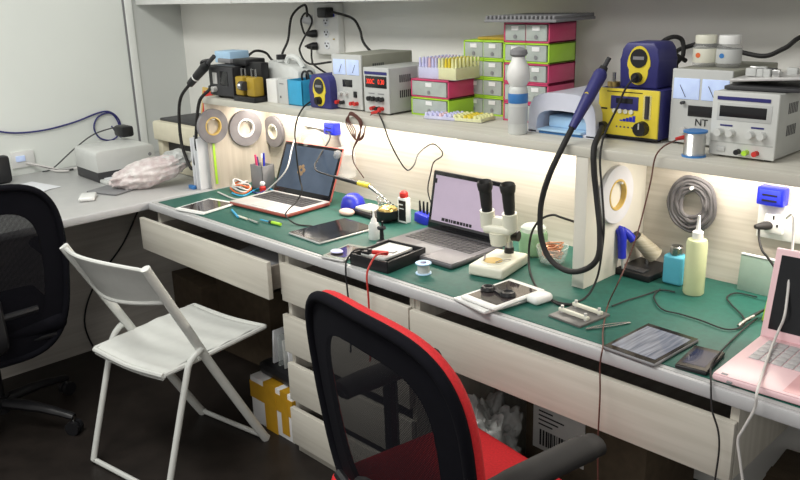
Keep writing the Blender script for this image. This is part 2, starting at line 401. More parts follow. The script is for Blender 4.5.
# ------------------------------------------------------------------ things on the shelf (left to right)
t = thing('soldering_station', 'black soldering station box with lit dial at the left end of the shelf', 'soldering station', (.125,.30,SH))
mb = MB(); mb.b(-.085, .085, 0, .19, .008, .125, 'black', .005); 
for x in (-.06, .06): mb.b(x-.01, x+.01, .02, .17, 0, .009, 'rubber', .002)
mb.build('case', t)
mb = MB(); mb.b(-.083, .083, -.006, 0, .012, .12, 'dark_grey', .003)
mb.b(-.055, -.025, -.008, -.005, .055, .098, 'alu', .001); mb.b(-.005, .05, -.008, -.005, .05, .105, 'panel_dark', .001); mb.build('front_panel', t)
mb = MB(); mb.cyl((-.04,-.006,.035), (-.04,-.024,.035), .011, 'alu'); mb.build('knob', t)
mb = MB(); mb.tube([(-.08,-.01,.11),(-.085,-.03,.125),(-.08,-.03,.14),(-.06,0,.145)], .006, 'black'); mb.build('iron_holder', t)

t = thing('hot_air_handle', 'black hot air handle tilted in the holder at the left end of the shelf', 'heat gun', (0,0,0))
P0, P1 = Vector((-0.0308,0.2500,1.1764)), Vector((0.1469,0.2700,1.2968)); D = (P1-P0).normalized()
mb = MB(); mb.cyl(P0, P0+D*.12, .014, 'black', .018); mb.cyl(P0+D*.12, P0+D*.15, .018, 'black', .012); mb.cyl(P0+D*.045, P0+D*.052, .0165, 'white'); mb.build('grip', t)
mb = MB(); mb.cyl(P0+D*.15, P0+D*.20, .008, 'dark_grey'); mb.build('nozzle', t)
mb = MB(); mb.tube([tuple(P0), (-0.1115,0.2500,1.1198), (-0.1431,0.2500,1.0444), (-0.1489,0.2500,0.9406), (-0.1239,0.2500,0.8682), (-0.0848,0.2500,0.8270), (-0.0532,0.2500,0.8686), (-0.0275,0.2500,0.9618), (-0.0040,0.2500,1.0444), (0.0325,0.2500,1.1182), (0.0727,0.2700,1.1575), (.04,.295,SH+.04)], .0065, 'rubber', seg=10); mb.build('hose', t)

t = thing('tool_stand', 'small stand with two amber coil blocks and steel bars on the shelf', 'stand', (.285,.285,SH))
mb = MB(); mb.b(-.07, .07, .0, .09, .0, .02, 'black', .003); mb.b(-.07, .04, .06, .09, .02, .14, 'black', .003); mb.build('base', t)
for x in (-.036, .036):
    mb = MB(); mb.box((x, .03, .056), (.052,.045,.070), 'dull_yellow', .006); mb.build('coil_block', t)
mb = MB(); mb.cyl((-.012,.0,.06), (.018,.0,.06), .017, 'dark_grey'); mb.ball((0,-.012,.06), .012, 'silver', sub=2); mb.build('knob', t)
for x in (-.045, .02):
    mb = MB(); mb.tube([(x,.03,.085),(x,.03,.118),(x+.025,.03,.118),(x+.025,.03,.088)], .004, 'steel', smooth=False); mb.build('bracket', t)

t = thing('storage_box', 'pale blue box with grey lid lying on top of the black soldering station', 'box', (.045,.36,SH+.127))
mb = MB(); mb.b(-.055, .055, 0, .09, 0, .045, 'light_blue', .004); mb.build('body', t)
mb = MB(); mb.b(-.03, .058, -.004, .094, .0, .018, 'mid_grey', .004); mb.build('sleeve', t)
o = MB().b(.16, .25, .33, .42, SH+.126, SH+.150, 'black', .005).build('power_adapter'); tag(o, 'black adapter beside the pale blue box on the soldering station', 'adapter')
o.location = (0,0,.0)

t = thing('jerry_can', 'translucent white plastic jerry can with black cap on the shelf', 'canister', (.385,.40,SH))
mb = MB(); mb.prism([(-.095,0),(.09,0),(.09,.11),(.06,.125),(.02,.13),(-.04,.132),(-.095,.145)], 0, .085, 'milky', 'XZ', .008); mb.build('body', t)
mb = MB(); mb.cyl((-.062,.042,.138), (-.062,.042,.158), .017, 'milky'); mb.build('neck', t)
mb = MB(); mb.cyl((-.062,.042,.146), (-.062,.042,.163), .019, 'black'); mb.build('cap', t)
mb = MB(); mb.tube([(-.03,.042,.135),(-.01,.042,.158),(.04,.042,.15),(.07,.042,.12)], .010, 'milky'); mb.build('handle', t)

o = MB().b(.365, .425, .335, .385, SH, SH+.085, 'white', .002).build('carton'); tag(o, 'small plain white carton in front of the jerry can', 'carton')
t = thing('carton', 'small grey carton with dark print between white carton and cyan box', 'carton', (.46,.34,SH))
mb = MB(); mb.b(-.032, .032, 0, .05, 0, .088, 'psu_front', .002); mb.build('box_body', t)
mb = MB(); mb.b(-.02, -.014, -.001, 0, .02, .028, 'dark_grey', 0); mb.b(-.02, .004, -.001, 0, .07, .074, 'mid_grey', 0); mb.build('print_marks', t)
t = thing('storage_box', 'open cyan plastic box with a coil of black wire inside', 'box', (.535,.335,SH))
mb = MB(); mb.b(-.042, .042, 0, .004, 0, .088, 'cyan', .001); mb.b(-.042, .042, .086, .09, 0, .10, 'cyan', .001); mb.b(-.042, -.038, 0, .09, 0, .09, 'cyan', .001); mb.b(.038, .042, 0, .09, 0, .09, 'cyan', .001); mb.b(-.042, .042, 0, .09, 0, .004, 'cyan', .001); mb.build('body', t)
mb = MB(); mb.tube([(.026*math.cos(a*.6), .045+.002*a, .09+.026*math.sin(a*.6)) for a in range(22)], .004, 'black'); tag(mb.build('wire_coil'), 'coil of black wire sticking out of the cyan box', 'wire'); COL.objects['wire_coil'].location = (.535,.335,SH)

def dome_station(name, label, loc, w, d, h, scale=1.):
    t = thing(name, label, 'soldering station', loc)
    def oct_(k, inset=0): w2 = w/2-inset; return [(-w2,0+inset),(w2,0+inset),(w2,h*.62),(w2*.93,h*.86),(w2*.7,h-inset),(-w2*.7,h-inset),(-w2*.93,h*.86),(-w2,h*.62)]
    mb = MB(); mb.prism(oct_(0), 0, d, 'navy', 'XZ', .006); mb.build('case', t)
    mb = MB(); fig = []
    for k in range(28):
        a = 2*PI*k/28; r = 1.; x = math.cos(a)*.30*w; z = math.sin(a)*.43*h
        if z < 0: x *= .78-.3*math.sin(a)
        fig.append((x, h*.5+z))
    mb.prism(fig, -.002, .004, 'yellow', 'XZ'); mb.build('face_plate', t)
    mb = MB(); mb.cyl((0,-.004,h*.66),(0,.002,h*.66), w*.22, 'panel_dark'); mb.b(-w*.14, w*.14, -.005, -.003, h*.63, h*.70, 'mid_grey', 0); mb.build('display', t)
    mb = MB(); mb.cyl((0,-.016,h*.24),(0,0,h*.24), w*.12, 'black'); mb.cyl((0,-.02,h*.24),(0,-.015,h*.24), w*.07, 'rubber'); mb.build('socket', t)
    return t
dome_station('soldering_station', 'small blue and yellow soldering station left of the power supplies', (.668,.34,SH), .115, .13, .115)
mb = MB(); mb.ring((0,0,0), .042, .024, .02, 'scope_cream', (.35,1,0)); o = mb.build('tape_roll'); o.location = (.60,.395,SH+.043); tag(o, 'roll of cream tape standing behind the left small blue station', 'tape')
o = MB().b(.60, .70, .49, .60, SH, SH+.135, 'cyan', .004).build('storage_box'); tag(o, 'cyan box mostly hidden behind the small left blue station', 'box')

# power strip on the wall
t = thing('power_strip', 'white multi socket power strip screwed upright to the wall above the shelf', 'power strip', (.232,.778,1.262))
mb = MB(); mb.b(-.078, .072, -.035, 0, 0, .205, 'white', .006); mb.build('body', t)
for z in (.04, .085, .13):
    mb = MB(); mb.cyl((0,-.037,z),(0,-.034,z), .018, 'paper'); mb.b(-.004,.004,-.039,-.036,z-.008,z-.002,'dark_grey',0); mb.b(-.011,-.007,-.039,-.036,z+.003,z+.009,'dark_grey',0); mb.b(.007,.011,-.039,-.036,z+.003,z+.009,'dark_grey',0); mb.build('socket', t)
mb = MB(); mb.b(.035,.055,-.038,-.034,.15,.17,'royal',.001); mb.b(.04,.05,-.038,-.034,.06,.066,'brass',.001); mb.build('switch', t)
mb = MB(); mb.b(-.02, .035, -.08, -.035, .155, .195, 'black', .006); tag(mb.build('power_plug'), 'square black plug at the top of the wall power strip', 'plug', None); COL.objects['power_plug'].location = (.25,.778,1.255)
def plug(label, loc, m='black', r=.016):
    mb = MB(); mb.lathe([(0,0),(r,0),(r,.018),(r*.7,.035),(r*.45,.045),(0,.045)], (0,0,0), m, 16, (-.6,-1,0)); o = mb.build('power_plug'); o.location = loc; return tag(o, label, 'plug')
plug('round black plug in the middle socket of the wall power strip', (.165,.745,1.345))
plug('round black plug in the lowest socket of the wall power strip', (.165,.745,1.295))
plug('white round plug at the left edge of the wall power strip', (.145,.745,1.40), 'paper', .02)
cable('power_cable', [(.30,.72,1.432), (0.4191,0.7200,1.4091), (0.4851,0.7000,1.3661), (0.5324,0.6800,1.3129), (.68,.66,SH+.1), (.70,.64,SH+.006)], .005, 'rubber', 'black power cable arching from the wall strip down behind the first power supply', cat='cable')
cable('power_cable', [(.14,.72,1.40), (0.1311,0.7200,1.4594), (0.0389,0.7200,1.4158), (0.0268,0.7000,1.3190), (0.0292,0.6600,1.2396), (.20,.60,SH+.006)], .005, 'rubber', 'black cable curving from the white plug down behind the jerry can')
cable('power_cable', [(.13,.71,1.345), (0.1334,0.7000,1.3613), (0.1242,0.7000,1.4010), (0.1600,0.7000,1.4286), (0.1956,0.7000,1.3935), (0.1476,0.6800,1.3149), (0.1560,0.6600,1.2765), (0.2934,0.6000,1.2390), (.55,.56,SH+.13), (.57,.54,SH+.006)], .004, 'rubber', 'black cable looping below the middle plug of the wall strip')
cable('power_cable', [(.13,.71,1.295), (0.1795,0.7000,1.2944), (0.2063,0.6800,1.2448), (0.3171,0.6200,1.2229), (.58,.62,SH+.006)], .004, 'rubber', 'black cable dropping from the lowest plug of the wall strip')
cable('power_cable', [(0.0761,0.4500,1.2656), (0.0696,0.5000,1.2892), (0.0735,0.5500,1.2778), (0.0824,0.5800,1.2398), (.26,.6,SH+.006)], .005, 'rubber', 'black cable arching from the adapter to behind the jerry can')

# bench power supplies
def psu(name, label, loc, w, d, h, front, side, meters=False, seg=None):
    t = thing(name, label, 'power supply', loc)
    mb = MB(); mb.b(-w/2, w/2, .006, d, .006, h, side, .003)
    for x in (-w/2+.02, w/2-.02):
        for y in (.025, d-.025): mb.cyl((x,y,0),(x,y,.008), .009, 'rubber')
    for k in range(6):
        for z0 in (.35, .68): mb.b(w/2-.0005, w/2+.0006, d*.22+k*.009, d*.22+k*.009+.005, h*z0, h*(z0+.16), 'dark_grey', 0)
    mb.build('case', t)
    mb = MB(); mb.b(-w/2-.001, w/2+.001, 0, .008, .005, h+.001, front, .003); mb.build('front_panel', t)
    return t
t = psu('power_supply', 'grey bench power supply with two blue analog meters, left of the red display one', (.778,.37,SH), .148, .24, .183, 'psu_front', 'psu_side')
for x in (-.034, .034):
    mb = MB(); mb.b(x-.031, x+.031, -.002, .001, .118, .168, 'lcd_blue', .002); mb.tube([(x,-.003,.125),(x+.014,-.003,.152)], .0007, 'black', smooth=False); mb.build('meter', t)
mb = MB(); mb.b(-.02, .028, -.002, .001, .078, .102, 'panel_dark', .001); mb.build('display', t)
for x in (-.03, 0.0): mb = MB(); mb.cyl((x,0,.055),(x,-.012,.055), .006, 'alu'); mb.build('knob', t)
mb = MB(); mb.b(.035, .05, -.004, .001, .045, .065, 'black', .001); mb.build('switch', t)
for x, m in ((-.045,'red'),(-.02,'black'),(.03,'red'),(.05,'red')): mb = MB(); mb.cyl((x,0,.025),(x,-.016,.025), .0065, m); mb.build('terminal', t)

t = psu('power_supply', 'cream bench power supply with glowing red digits on its display', (.933,.36,SH), .118, .22, .148, 'psu_front', 'psu_grey')
mb = MB(); mb.b(-.052, .052, -.0015, .001, .127, .136, 'navy', 0); mb.build('name_strip', t)
mb = MB(); mb.b(-.05, .05, -.002, .001, .085, .122, 'panel_dark', .001); dsp = mb.build('display', t)
text('300C', .022, (-.024,-.0025,.104), 'red_glow', dsp, name='digits', sx=.8); text('0.30', .022, (.026,-.0025,.104), 'red_glow', dsp, name='digits', sx=.8)
for x in (-.03,-.012,.012,.03): mb = MB(); mb.cyl((x,0,.05),(x,-.012,.05), .0075, 'black'); mb.build('knob', t)
for x in (-.022,.022): mb = MB(); mb.b(x-.014,x+.014,-.001,.0005,.065,.068,'mid_grey',0); mb.build('print_mark', t)
for x, m in ((-.01,'red'),(.012,'black'),(.028,'red')): mb = MB(); mb.cyl((x,0,.02),(x,-.018,.02), .0065, m); mb.build('terminal', t)

# stacking drawer boxes
def drawer_box(label, loc, cells, m, side=None, w=.163, d=.13, h=.0565, group='stacking drawer boxes on the shelf'):
    t = thing('drawer_box', label, 'drawer box', loc, 0, group)
    sm = side or m; th = .005
    mb = MB(); mb.b(-w/2, w/2, 0, d, h-th, h, m, .001); mb.b(-w/2, w/2, 0, d, 0, th, m, .001); mb.b(-w/2, -w/2+th, 0, d, 0, h, m, .001)
    mb.b(w/2-th, w/2, 0, d, 0, h, sm, .001); mb.b(-w/2, w/2, d-th, d, 0, h, m, .001)
    if cells == 2: mb.b(-.0025, .0025, 0, d, 0, h, m, .001)
    mb.build('frame', t)
    cw = (w-2*th-.004)/cells
    for k in range(cells):
        x0 = -w/2+th+.002+k*cw+.001; x1 = x0+cw-.003; xc = (x0+x1)/2
        mb = MB(); mb.b(x0, x1, -.003, 0, th+.001, h-th-.001, 'clear_drawer', .001); mb.b(x0, x1, 0, d*.9, th+.001, th+.003, 'clear_drawer', 0); mb.b(x0, x0+.002, 0, d*.9, th+.001, h-th-.004, 'clear_drawer', 0); mb.b(x1-.002, x1, 0, d*.9, th+.001, h-th-.004, 'clear_drawer', 0)
        mb.b(x0+.008, x1-.008, .02, .12, th+.003, th+.017, 'mid_grey', .004)
        dr = mb.build('drawer', t)
        mb = MB(); mb.b(xc-.013, xc+.013, -.0042, -.003, h-.022, h-.010, 'sticker', 0); mb.build('sticker', dr)
        mb = MB(); mb.cyl((xc,-.0045,.017),(xc,-.0028,.017), .006, 'mid_grey', seg=14); mb.build('finger_hole', dr)
    return t
H = .0572
drawer_box('single lime green drawer box under the pink one beside the power supplies', (1.103,.43,SH), 1, 'lime')
drawer_box('single pink drawer box on the green one, carrying the lilac tip rack', (1.103,.43,SH+H), 1, 'pink')
names = ['bottom', 'second', 'third', 'top']
for k in range(4): drawer_box('lime two-drawer box, %s of the four tier green stack' % names[k], (1.222,.55,SH+k*H), 2, 'lime')
cols = ['pink','pink','pink','lime','pink']; names = ['bottom','second','middle','fourth','topmost']
for k in range(5): drawer_box('%s two-drawer box, %s of the tall five tier stack' % (cols[k].replace('lime', 'lime green'), names[k]), (1.422,.50,SH+k*H), 2, cols[k])

def tip_rack(label, loc, w, d, h, nx, ny, rz=0):
    t = thing('tip_rack', label, 'rack', loc, rz)
    mb = MB(); mb.b(0, w, 0, d, 0, h*.55, 'clear_plastic', .002); mb.b(.003, w-.003, .003, d-.003, .001, h*.5, 'lilac', .002); mb.b(w*.55, w-.002, .002, d-.002, .002, h*.53, 'pale_yellow', .001); mb.build('tray', t)
    for i in range(nx):
        x = w*(i+.5)/nx; m = ['lilac','lilac','rose','lilac','pale_yellow','pale_yellow','yellow','pale_yellow','pale_yellow'][int(i/nx*9)]
        mb = MB()
        for j in range(ny): mb.cyl((x, d*(j+.5)/ny, h*.5), (x, d*(j+.5)/ny, h*.93), min(w/nx, d/ny)*.36, m, min(w/nx, d/ny)*.26, seg=8)
        mb.build('tip_row', t)
    return t
tip_rack('lilac and yellow rack of small plastic tips on top of the pink drawer box', (1.045,.435,SH+2*H), .165, .14, .07, 12, 8)
tip_rack('flat lilac and yellow rack of tips lying on the shelf before the drawers', (1.125,.375,SH), .21, .085, .022, 12, 5, 9)
o = MB().b(1.18, 1.30, .57, .70, SH+4*H, SH+4*H+.008, 'dull_yellow', .002).build('plastic_sheet'); tag(o, 'thin yellow panel lying on top of the green drawer stack', 'panel')
t = thing('grid_tray', 'grey ridged tray lying across the top of the tall drawer stack', 'tray', (1.30,.46,SH+5*H+.001), 4)
mb = MB(); mb.b(0, .24, 0, .22, 0, .008, 'mid_grey', .001); mb.build('plate', t)
mb = MB()
for k in range(17): mb.b(.004+k*.014, .011+k*.014, 0, .22, .008, .018, 'mid_grey', .001)
mb.build('ridges', t)

# white spray bottle
t = thing('spray_bottle', 'clear spray bottle with white and grey trigger top before the pink drawers', 'bottle', (1.523,.335,SH))
mb = MB(); mb.lathe([(0,0),(.023,0),(.026,.004),(.026,.115),(.024,.125),(.018,.133),(0,.133)], (0,0,0), 'milky'); mb.build('body', t)
mb = MB(); mb.lathe([(0,.130),(.022,.130),(.030,.145),(.031,.165),(.027,.182),(.019,.196),(.017,.206),(0,.206)], (0,0,0), 'white'); mb.build('collar', t)
mb = MB(); mb.lathe([(0,.206),(.016,.206),(.024,.213),(.022,.224),(.012,.229),(0,.233)], (0,0,0), 'mid_grey'); mb.build('pump_head', t)
mb = MB(); mb.lathe([(.0265,.085),(.0268,.086),(.0268,.110),(.0265,.111)], (0,0,0), 'spool_blue'); mb.lathe([(.0264,.03),(.0266,.031),(.0266,.075),(.0264,.076)], (0,0,0), 'psu_front'); mb.build('wrap_label', t)

# uv lamp
t = thing('curing_lamp', 'white arched curing lamp with open front and lilac tint', 'lamp', (1.628,.385,SH))
def arch(w, h, n=12, p=3.2):
    P = [(-w/2, 0)]
    for k in range(n+1):
        a = PI-PI*k/n; P.append((w/2*math.copysign(abs(math.cos(a))**(2/p), math.cos(a)), h*(.25+.75*abs(math.sin(a))**(2/p))))
    P.append((w/2, 0)); return P
mb = MB(); A = arch(.215, .112); B = arch(.16, .065)
tb = bmesh.new()
for (yy, sc) in ((0,1),): pass
def loop(tb, P, y): return [tb.verts.new((u, y, v)) for u, v in P]
a0 = loop(tb, A, 0); b0 = loop(tb, B, 0); a1 = loop(tb, A, .19); b1 = loop(tb, B, .14)
n = len(A)
for k in range(n-1):
    tb.faces.new((a0[k], a0[k+1], b0[k+1], b0[k])); tb.faces.new((a0[k], a1[k], a1[k+1], a0[k+1])); tb.faces.new((b0[k], b0[k+1], b1[k+1], b1[k]))
tb.faces.new((b1)); tb.faces.new((a1)); 
mb.merge(tb, 'uv_white'); mb.b(-.107, .107, 0, .19, 0, .008, 'uv_white', .002); mb.build('housing', t)
mb = MB(); mb.b(-.07, .07, -.01, .12, .008, .014, 'light_blue', .002); mb.b(-.06, .06, .03, .12, .014, .045, 'light_blue', .003); mb.build('tray', t)
mb = MB(); mb.b(-.07, .07, -.002, .004, .0, .006, 'spool_blue', .001); mb.build('trim_strip', t)

# hot air station with yellow front
t = thing('rework_station', 'yellow fronted hot air rework station in a blue case on the shelf', 'soldering station', (1.805,.42,SH))
mb = MB(); mb.b(-.085, .085, .004, .19, .006, .130, 'navy', .004)
for x in (-.07, .07): mb.cyl((x,.03,0),(x,.03,.008), .009, 'rubber'); mb.cyl((x,.16,0),(x,.16,.008), .009, 'rubber')
mb.build('case', t)
mb = MB(); mb.b(-.085, .085, -.002, .006, .008, .130, 'yellow', .003); mb.b(-.085, .085, -.003, .005, .006, .012, 'black', .001); mb.b(-.06, .04, -.0028, 0, .121, .123, 'black', 0); mb.build('front_panel', t)
mb = MB(); mb.b(-.048, .03, -.004, 0, .078, .112, 'navy', .001); mb.b(-.032, .015, -.0048, -.003, .094, .107, 'panel_dark', 0); dp = mb.build('display', t)
for x in (-.036,-.02,-.004,.012): mb = MB(); mb.cyl((x,-.006,.074),(x,-.001,.074), .006, 'scope_cream', seg=14); mb.build('button', t)
mb = MB(); mb.b(.044, .066, -.004, 0, .058, .118, 'glass', .001); mb.cyl((.055,-.003,.06),(.055,-.003,.116), .006, 'dark_grey', seg=12); mb.build('flow_gauge', t)
mb = MB(); mb.cyl((.045,-.022,.035),(.045,0,.035), .017, 'black', .019); mb.b(.0435,.0465,-.0235,-.02,.035,.05,'alu',0); mb.build('knob', t)
mb = MB()
for k in range(5): mb.b(-.02+k*.009, -.0125+k*.009, -.0035, 0, .049, .052+k*.003, 'royal', 0)
mb.b(-.075,-.058,-.0035,0,.076,.080,'black',0)
for k in range(5): mb.cyl((-.028+k*.011,-.0035,.034),(-.028+k*.011,0,.034), .0022, 'navy', seg=8)
mb.build('print_marks', t)
mb = MB(); mb.cyl((-.066,-.02,.03),(-.066,0,.03), .014, 'black'); mb.build('hose_port', t)
mb = MB(); mb.cyl((-.065,.035,.130),(-.065,.035,.142), .016, 'brass'); mb.cyl((-.065,.035,.142),(-.065,.035,.165), .005, 'steel'); mb.build('nozzle_post', t)
dome_station('soldering_station', 'small blue and yellow soldering station on top of the yellow rework station', (1.818,.44,SH+.131), .106, .095, .112)

t = thing('hot_air_handle', 'blue hot air handle with thick black hose leaning on the curing lamp', 'heat gun', (0,0,0))
Q0, Q1 = Vector((1.7209,0.3000,1.1650)), Vector((1.7387,0.4200,1.3192)); D = (Q1-Q0); L_ = D.length; D.normalize()
mb = MB(); mb.cyl(Q0, Q0+D*L_*.45, .010, 'navy', .016); mb.cyl(Q0+D*L_*.45, Q0+D*L_*.80, .016, 'navy', .018); mb.ball(Q0+D*L_*.80, .018, 'navy', sub=2); mb.cyl(Q0+D*L_*.52-Vector((0,.018,0)), Q0+D*L_*.52, .006, 'yellow', seg=12); mb.build('grip', t)
mb = MB(); mb.cyl(Q0+D*L_*.80, Q0+D*L_*.92, .014, 'rubber', .010); mb.cyl(Q0+D*L_*.92, Q0+D*L_*1.06, .006, 'dark_grey'); mb.build('nozzle', t)
mb = MB(); mb.tube([tuple(Q0), (1.7202,0.2600,1.1201), (1.6973,0.2400,1.0488), (1.6747,0.2400,0.9692), (1.6769,0.2400,0.8861), (1.7070,0.2400,0.8294), (1.7634,0.2400,0.8093), (1.8165,0.2400,0.8268), (1.8493,0.2400,0.8657), (1.8456,0.2500,0.9271), (1.8270,0.2600,1.0032), (1.8150,0.2600,1.0767), (1.8061,0.2700,1.1284), (1.7872,0.3200,1.1513), (1.745,.40,SH+.03)], .0075, 'rubber', seg=12); mb.build('hose', t)
cable('power_cable', [(1.8228,0.4200,1.2884), (1.8084,0.4000,1.2601), (1.7894,0.3900,1.2050), (1.8138,0.3000,1.1544), (1.8305,0.2600,1.1034), (1.8397,0.2600,1.0304), (1.8559,0.2500,0.9469), (1.8474,0.2600,0.8785), (1.8368,0.2600,0.8022), (1.8267,0.2247,0.7560), (1.8111,0.1477,0.7560), (1.7437,0.1704,0.7560)], .0028, 'rubber', 'thin black cord from the small upper station falling beside the white divider')

# cables behind
cable('power_cable', [(1.87,.58,SH+.19), (1.7799,0.6200,1.3493), (1.7964,0.6400,1.3691), (1.8151,0.6600,1.3605), (1.8210,0.6600,1.3217), (1.8036,0.6600,1.2868), (1.86,.66,SH+.1), (1.86,.66,SH+.006)], .006, 'rubber', 'black cable arching behind the upper blue station')
cable('power_cable', [(1.84,.64,SH+.006), (1.85,.64,SH+.10), (1.7916,0.6600,1.2915), (1.7900,0.6800,1.3271), (1.8239,0.6900,1.3432), (1.8654,0.6900,1.3495), (1.9566,0.7000,1.3310), (2.0216,0.7000,1.3231), (2.0688,0.7000,1.3442), (2.1294,0.7000,1.3744), (2.3,.7,SH+.2)], .006, 'rubber', 'black cable running behind the two jars to the right')

# right power supplies
t = psu('power_supply', 'tall grey bench power supply with two analog meters behind the white one', (1.980,.448,SH), .148, .26, .183, 'psu_front', 'psu_side')
for x in (-.036, .036):
    mb = MB(); mb.b(x-.033, x+.033, -.002, .001, .112, .162, 'lcd_blue', .002); mb.tube([(x,-.003,.117),(x-.016,-.003,.146)], .0008, 'black', smooth=False); mb.build('meter', t)
mb = MB(); mb.b(-.028, .04, -.002, .001, .072, .098, 'panel_dark', .001); mb.build('display', t)
text('NT', .024, (.008,-.0015,.058), 'black', t)
for x in (-.035,-.008): mb = MB(); mb.cyl((x,0,.038),(x,-.012,.038), .008, 'alu'); mb.build('knob', t)
mb = MB(); mb.cyl((-.04,-.014,.104),(-.04,0,.104), .004, 'dark_grey', seg=10); mb.build('meter_screw', t)

t = psu('power_supply', 'white bench power supply with blank dark display, rightmost on the shelf', (2.126,.36,SH), .146, .26, .148, 'psu_white', 'psu_grey')
mb = MB(); mb.b(-.062, .056, -.0015, .001, .130, .138, 'navy', 0); mb.build('name_strip', t)
mb = MB(); mb.b(-.061, .061, -.0012, .001, .085, .124, 'psu_front', .002); mb.b(-.055, .05, -.002, .001, .093, .118, 'panel_dark', .001); mb.build('display', t)
for x in (-.05,-.024,.02,.046): mb = MB(); mb.cyl((x,0,.058),(x,-.016,.058), .0095, 'psu_white', .008); mb.build('knob', t)
for x in (-.037, .033): mb = MB(); mb.b(x-.014, x+.014, -.0012, .0005, .072, .0755, 'navy', 0); mb.build('print_mark', t)
mb = MB(); mb.b(-.07, .07, -.001, .0005, .035, .0375, 'psu_grey', 0); mb.build('seam', t)
mb = MB(); mb.b(-.055, -.035, -.003, .0005, .014, .026, 'psu_front', .003); mb.build('switch', t)
for x, m in ((-.004,'black'),(.014,'lime'),(.036,'red')): mb = MB(); mb.cyl((x,0,.018),(x,-.015,.018), .006, m); mb.build('terminal', t)
t = thing('circuit_jig', 'metal plate with circuit parts lying on the white power supply', 'jig', (2.115,.38,SH+.15), 4)
mb = MB(); mb.b(-.05, .11, .01, .20, 0, .008, 'dark_grey', .001); mb.build('tray', t)
mb = MB(); mb.box((.04,.10,.024), (.17,.15,.006), 'alu', .001, (0,rad(-4),0)); mb.build('plate', t)
for k in range(9):
    mb = MB(); mb.box((random.uniform(-.03,.10), random.uniform(.05,.16), .034), (random.uniform(.012,.03), random.uniform(.01,.02), .018), random.choice(['silver','dark_grey','psu_front']), .002); mb.build('component', t)
def jar(label, loc, cap, body, band):
    t = thing('jar', label, 'jar', loc)
    mb = MB(); mb.lathe([(0,0),(.026,0),(.029,.004),(.029,.048),(.024,.056),(0,.056)], (0,0,0), body); mb.build('body', t)
    mb = MB(); mb.lathe([(0,.055),(.025,.055),(.0255,.072),(.024,.075),(0,.075)], (0,0,0), cap); mb.build('lid', t)
    mb = MB(); mb.lathe([(.0293,.010),(.0297,.011),(.0297,.042),(.0293,.043)], (0,0,0), band); mb.build('wrap_label', t)
    mb = MB(); mb.cyl((-.004,-.0305,.028),(-.004,-.028,.028), .006, 'orange' if cap == 'scope_cream' else 'spool_blue', seg=14); mb.build('mark', t)
jar('cream lidded jar with orange round mark, left of two on the power supply', (1.945,.53,SH+.184), 'scope_cream', 'clear_plastic', 'scope_cream')
jar('white lidded jar with blue mark, right of two on the power supply', (2.002,.535,SH+.184), 'white', 'clear_plastic', 'psu_front')

t = thing('solder_spool', 'blue flanged spool of silver solder wire on the shelf before the power supplies', 'spool', (2.030,.335,SH))
for z in (0, .056): mb = MB(); mb.cyl((0,0,z),(0,0,z+.004), .027, 'spool_blue', seg=30); mb.build('flange', t)
mb = MB(); mb.lathe([(.009,.004)]+[(.0235+.0006*(k % 2), .004+k*.0013) for k in range(41)]+[(.009,.056)], (0,0,0), 'silver'); mb.build('wire', t)
t = thing('test_lead', 'brown test lead with red clip falling from the shelf across the worktop', 'cable', (0,0,0))
mb = MB(); mb.tube([(2.0029,0.3300,1.1698), (1.9966,0.3100,1.1627), (1.9841,0.2750,1.1504), (1.9715,0.2650,1.1250), (1.9649,0.2650,1.0724), (1.9564,0.2600,1.0121), (1.9515,0.2400,0.9424), (1.9408,0.2200,0.8780), (1.9491,0.1700,0.8409), (1.8961,0.2193,0.7570), (1.9698,0.0800,0.7570), (2.0140,0.0099,0.7570), (2.0374,-0.0317,0.7620), (2.0271,-0.0200,0.7217), (2.0366,-0.0300,0.6593), (2.0370,-0.0300,0.5491), (2.0419,-0.0300,0.4497)], .0018, 'cable_brown'); mb.build('wire', t)
mb = MB(); mb.cyl((2.0149,0.3400,1.1696), (1.9965,0.3100,1.1650), .006, 'red', .004); mb.build('clip', t)

# tape rolls and wall fittings
def roll(label, loc, ax, ro, ri, h, m='tape_grey', core='sticker', inner=None):
    t = thing('tape_roll', label, 'tape roll', loc)
    mb = MB(); mb.ring((0,0,0), ro, ri+.004, h, m, ax, 44); mb.build('tape', t)
    mb = MB(); mb.ring((0,0,0), ri+.005, ri, h+.003, core, ax, 36); mb.build('core', t)
    mb = MB(); a = Vector(ax).normalized(); c = Vector((0,0,ri-.004)); mb.cyl(c-a*h*.6, c+a*(h*.5+.012), .003, 'white', seg=10); mb.build('hook', t)
roll('grey tape roll hung on the left end panel, nearest the shelf end', (.024,.300,1.008), (1,0,0), .069, .032, .014, core='gold')
roll('grey tape roll with white core hung on the left end panel', (.026,.452,.980), (1,-.12,0), .074, .034, .014)
roll('grey tape roll hung on the back panel above the pen cup', (.065,.566,.953), (0,1,0), .066, .028, .014, core='scope_cream')
roll('clear white tape roll hung on the side of the white divider', (1.790,.41,.982), (1,0,0), .077, .037, .012, 'tape_white', 'gold')
t = thing('wire_coil', 'thick coil of dark grey wire hung on the back panel above the bottles', 'wire coil', (1.931,.556,.951))
rnd = random.Random(4)
for k in range(5):
    ro = .064-.0078*k; mb = MB(); mb.tube([((ro+rnd.uniform(-.002,.002))*math.cos(a*PI/8), -.004-.003*(k % 2)+rnd.uniform(-.002,.002), (ro+rnd.uniform(-.002,.002))*1.12*math.sin(a*PI/8)) for a in range(16)], .0058, 'coil_grey', closed=True, n=3); mb.build('strand', t)
mb = MB(); mb.tube([(.036*math.cos(a*PI/8), -.004, .04*math.sin(a*PI/8)-.002) for a in range(16)], .001, 'copper', closed=True, n=3); mb.cyl((0,.0,.044),(0,-.016,.044), .005, 'white', seg=10); mb.build('hook', t)

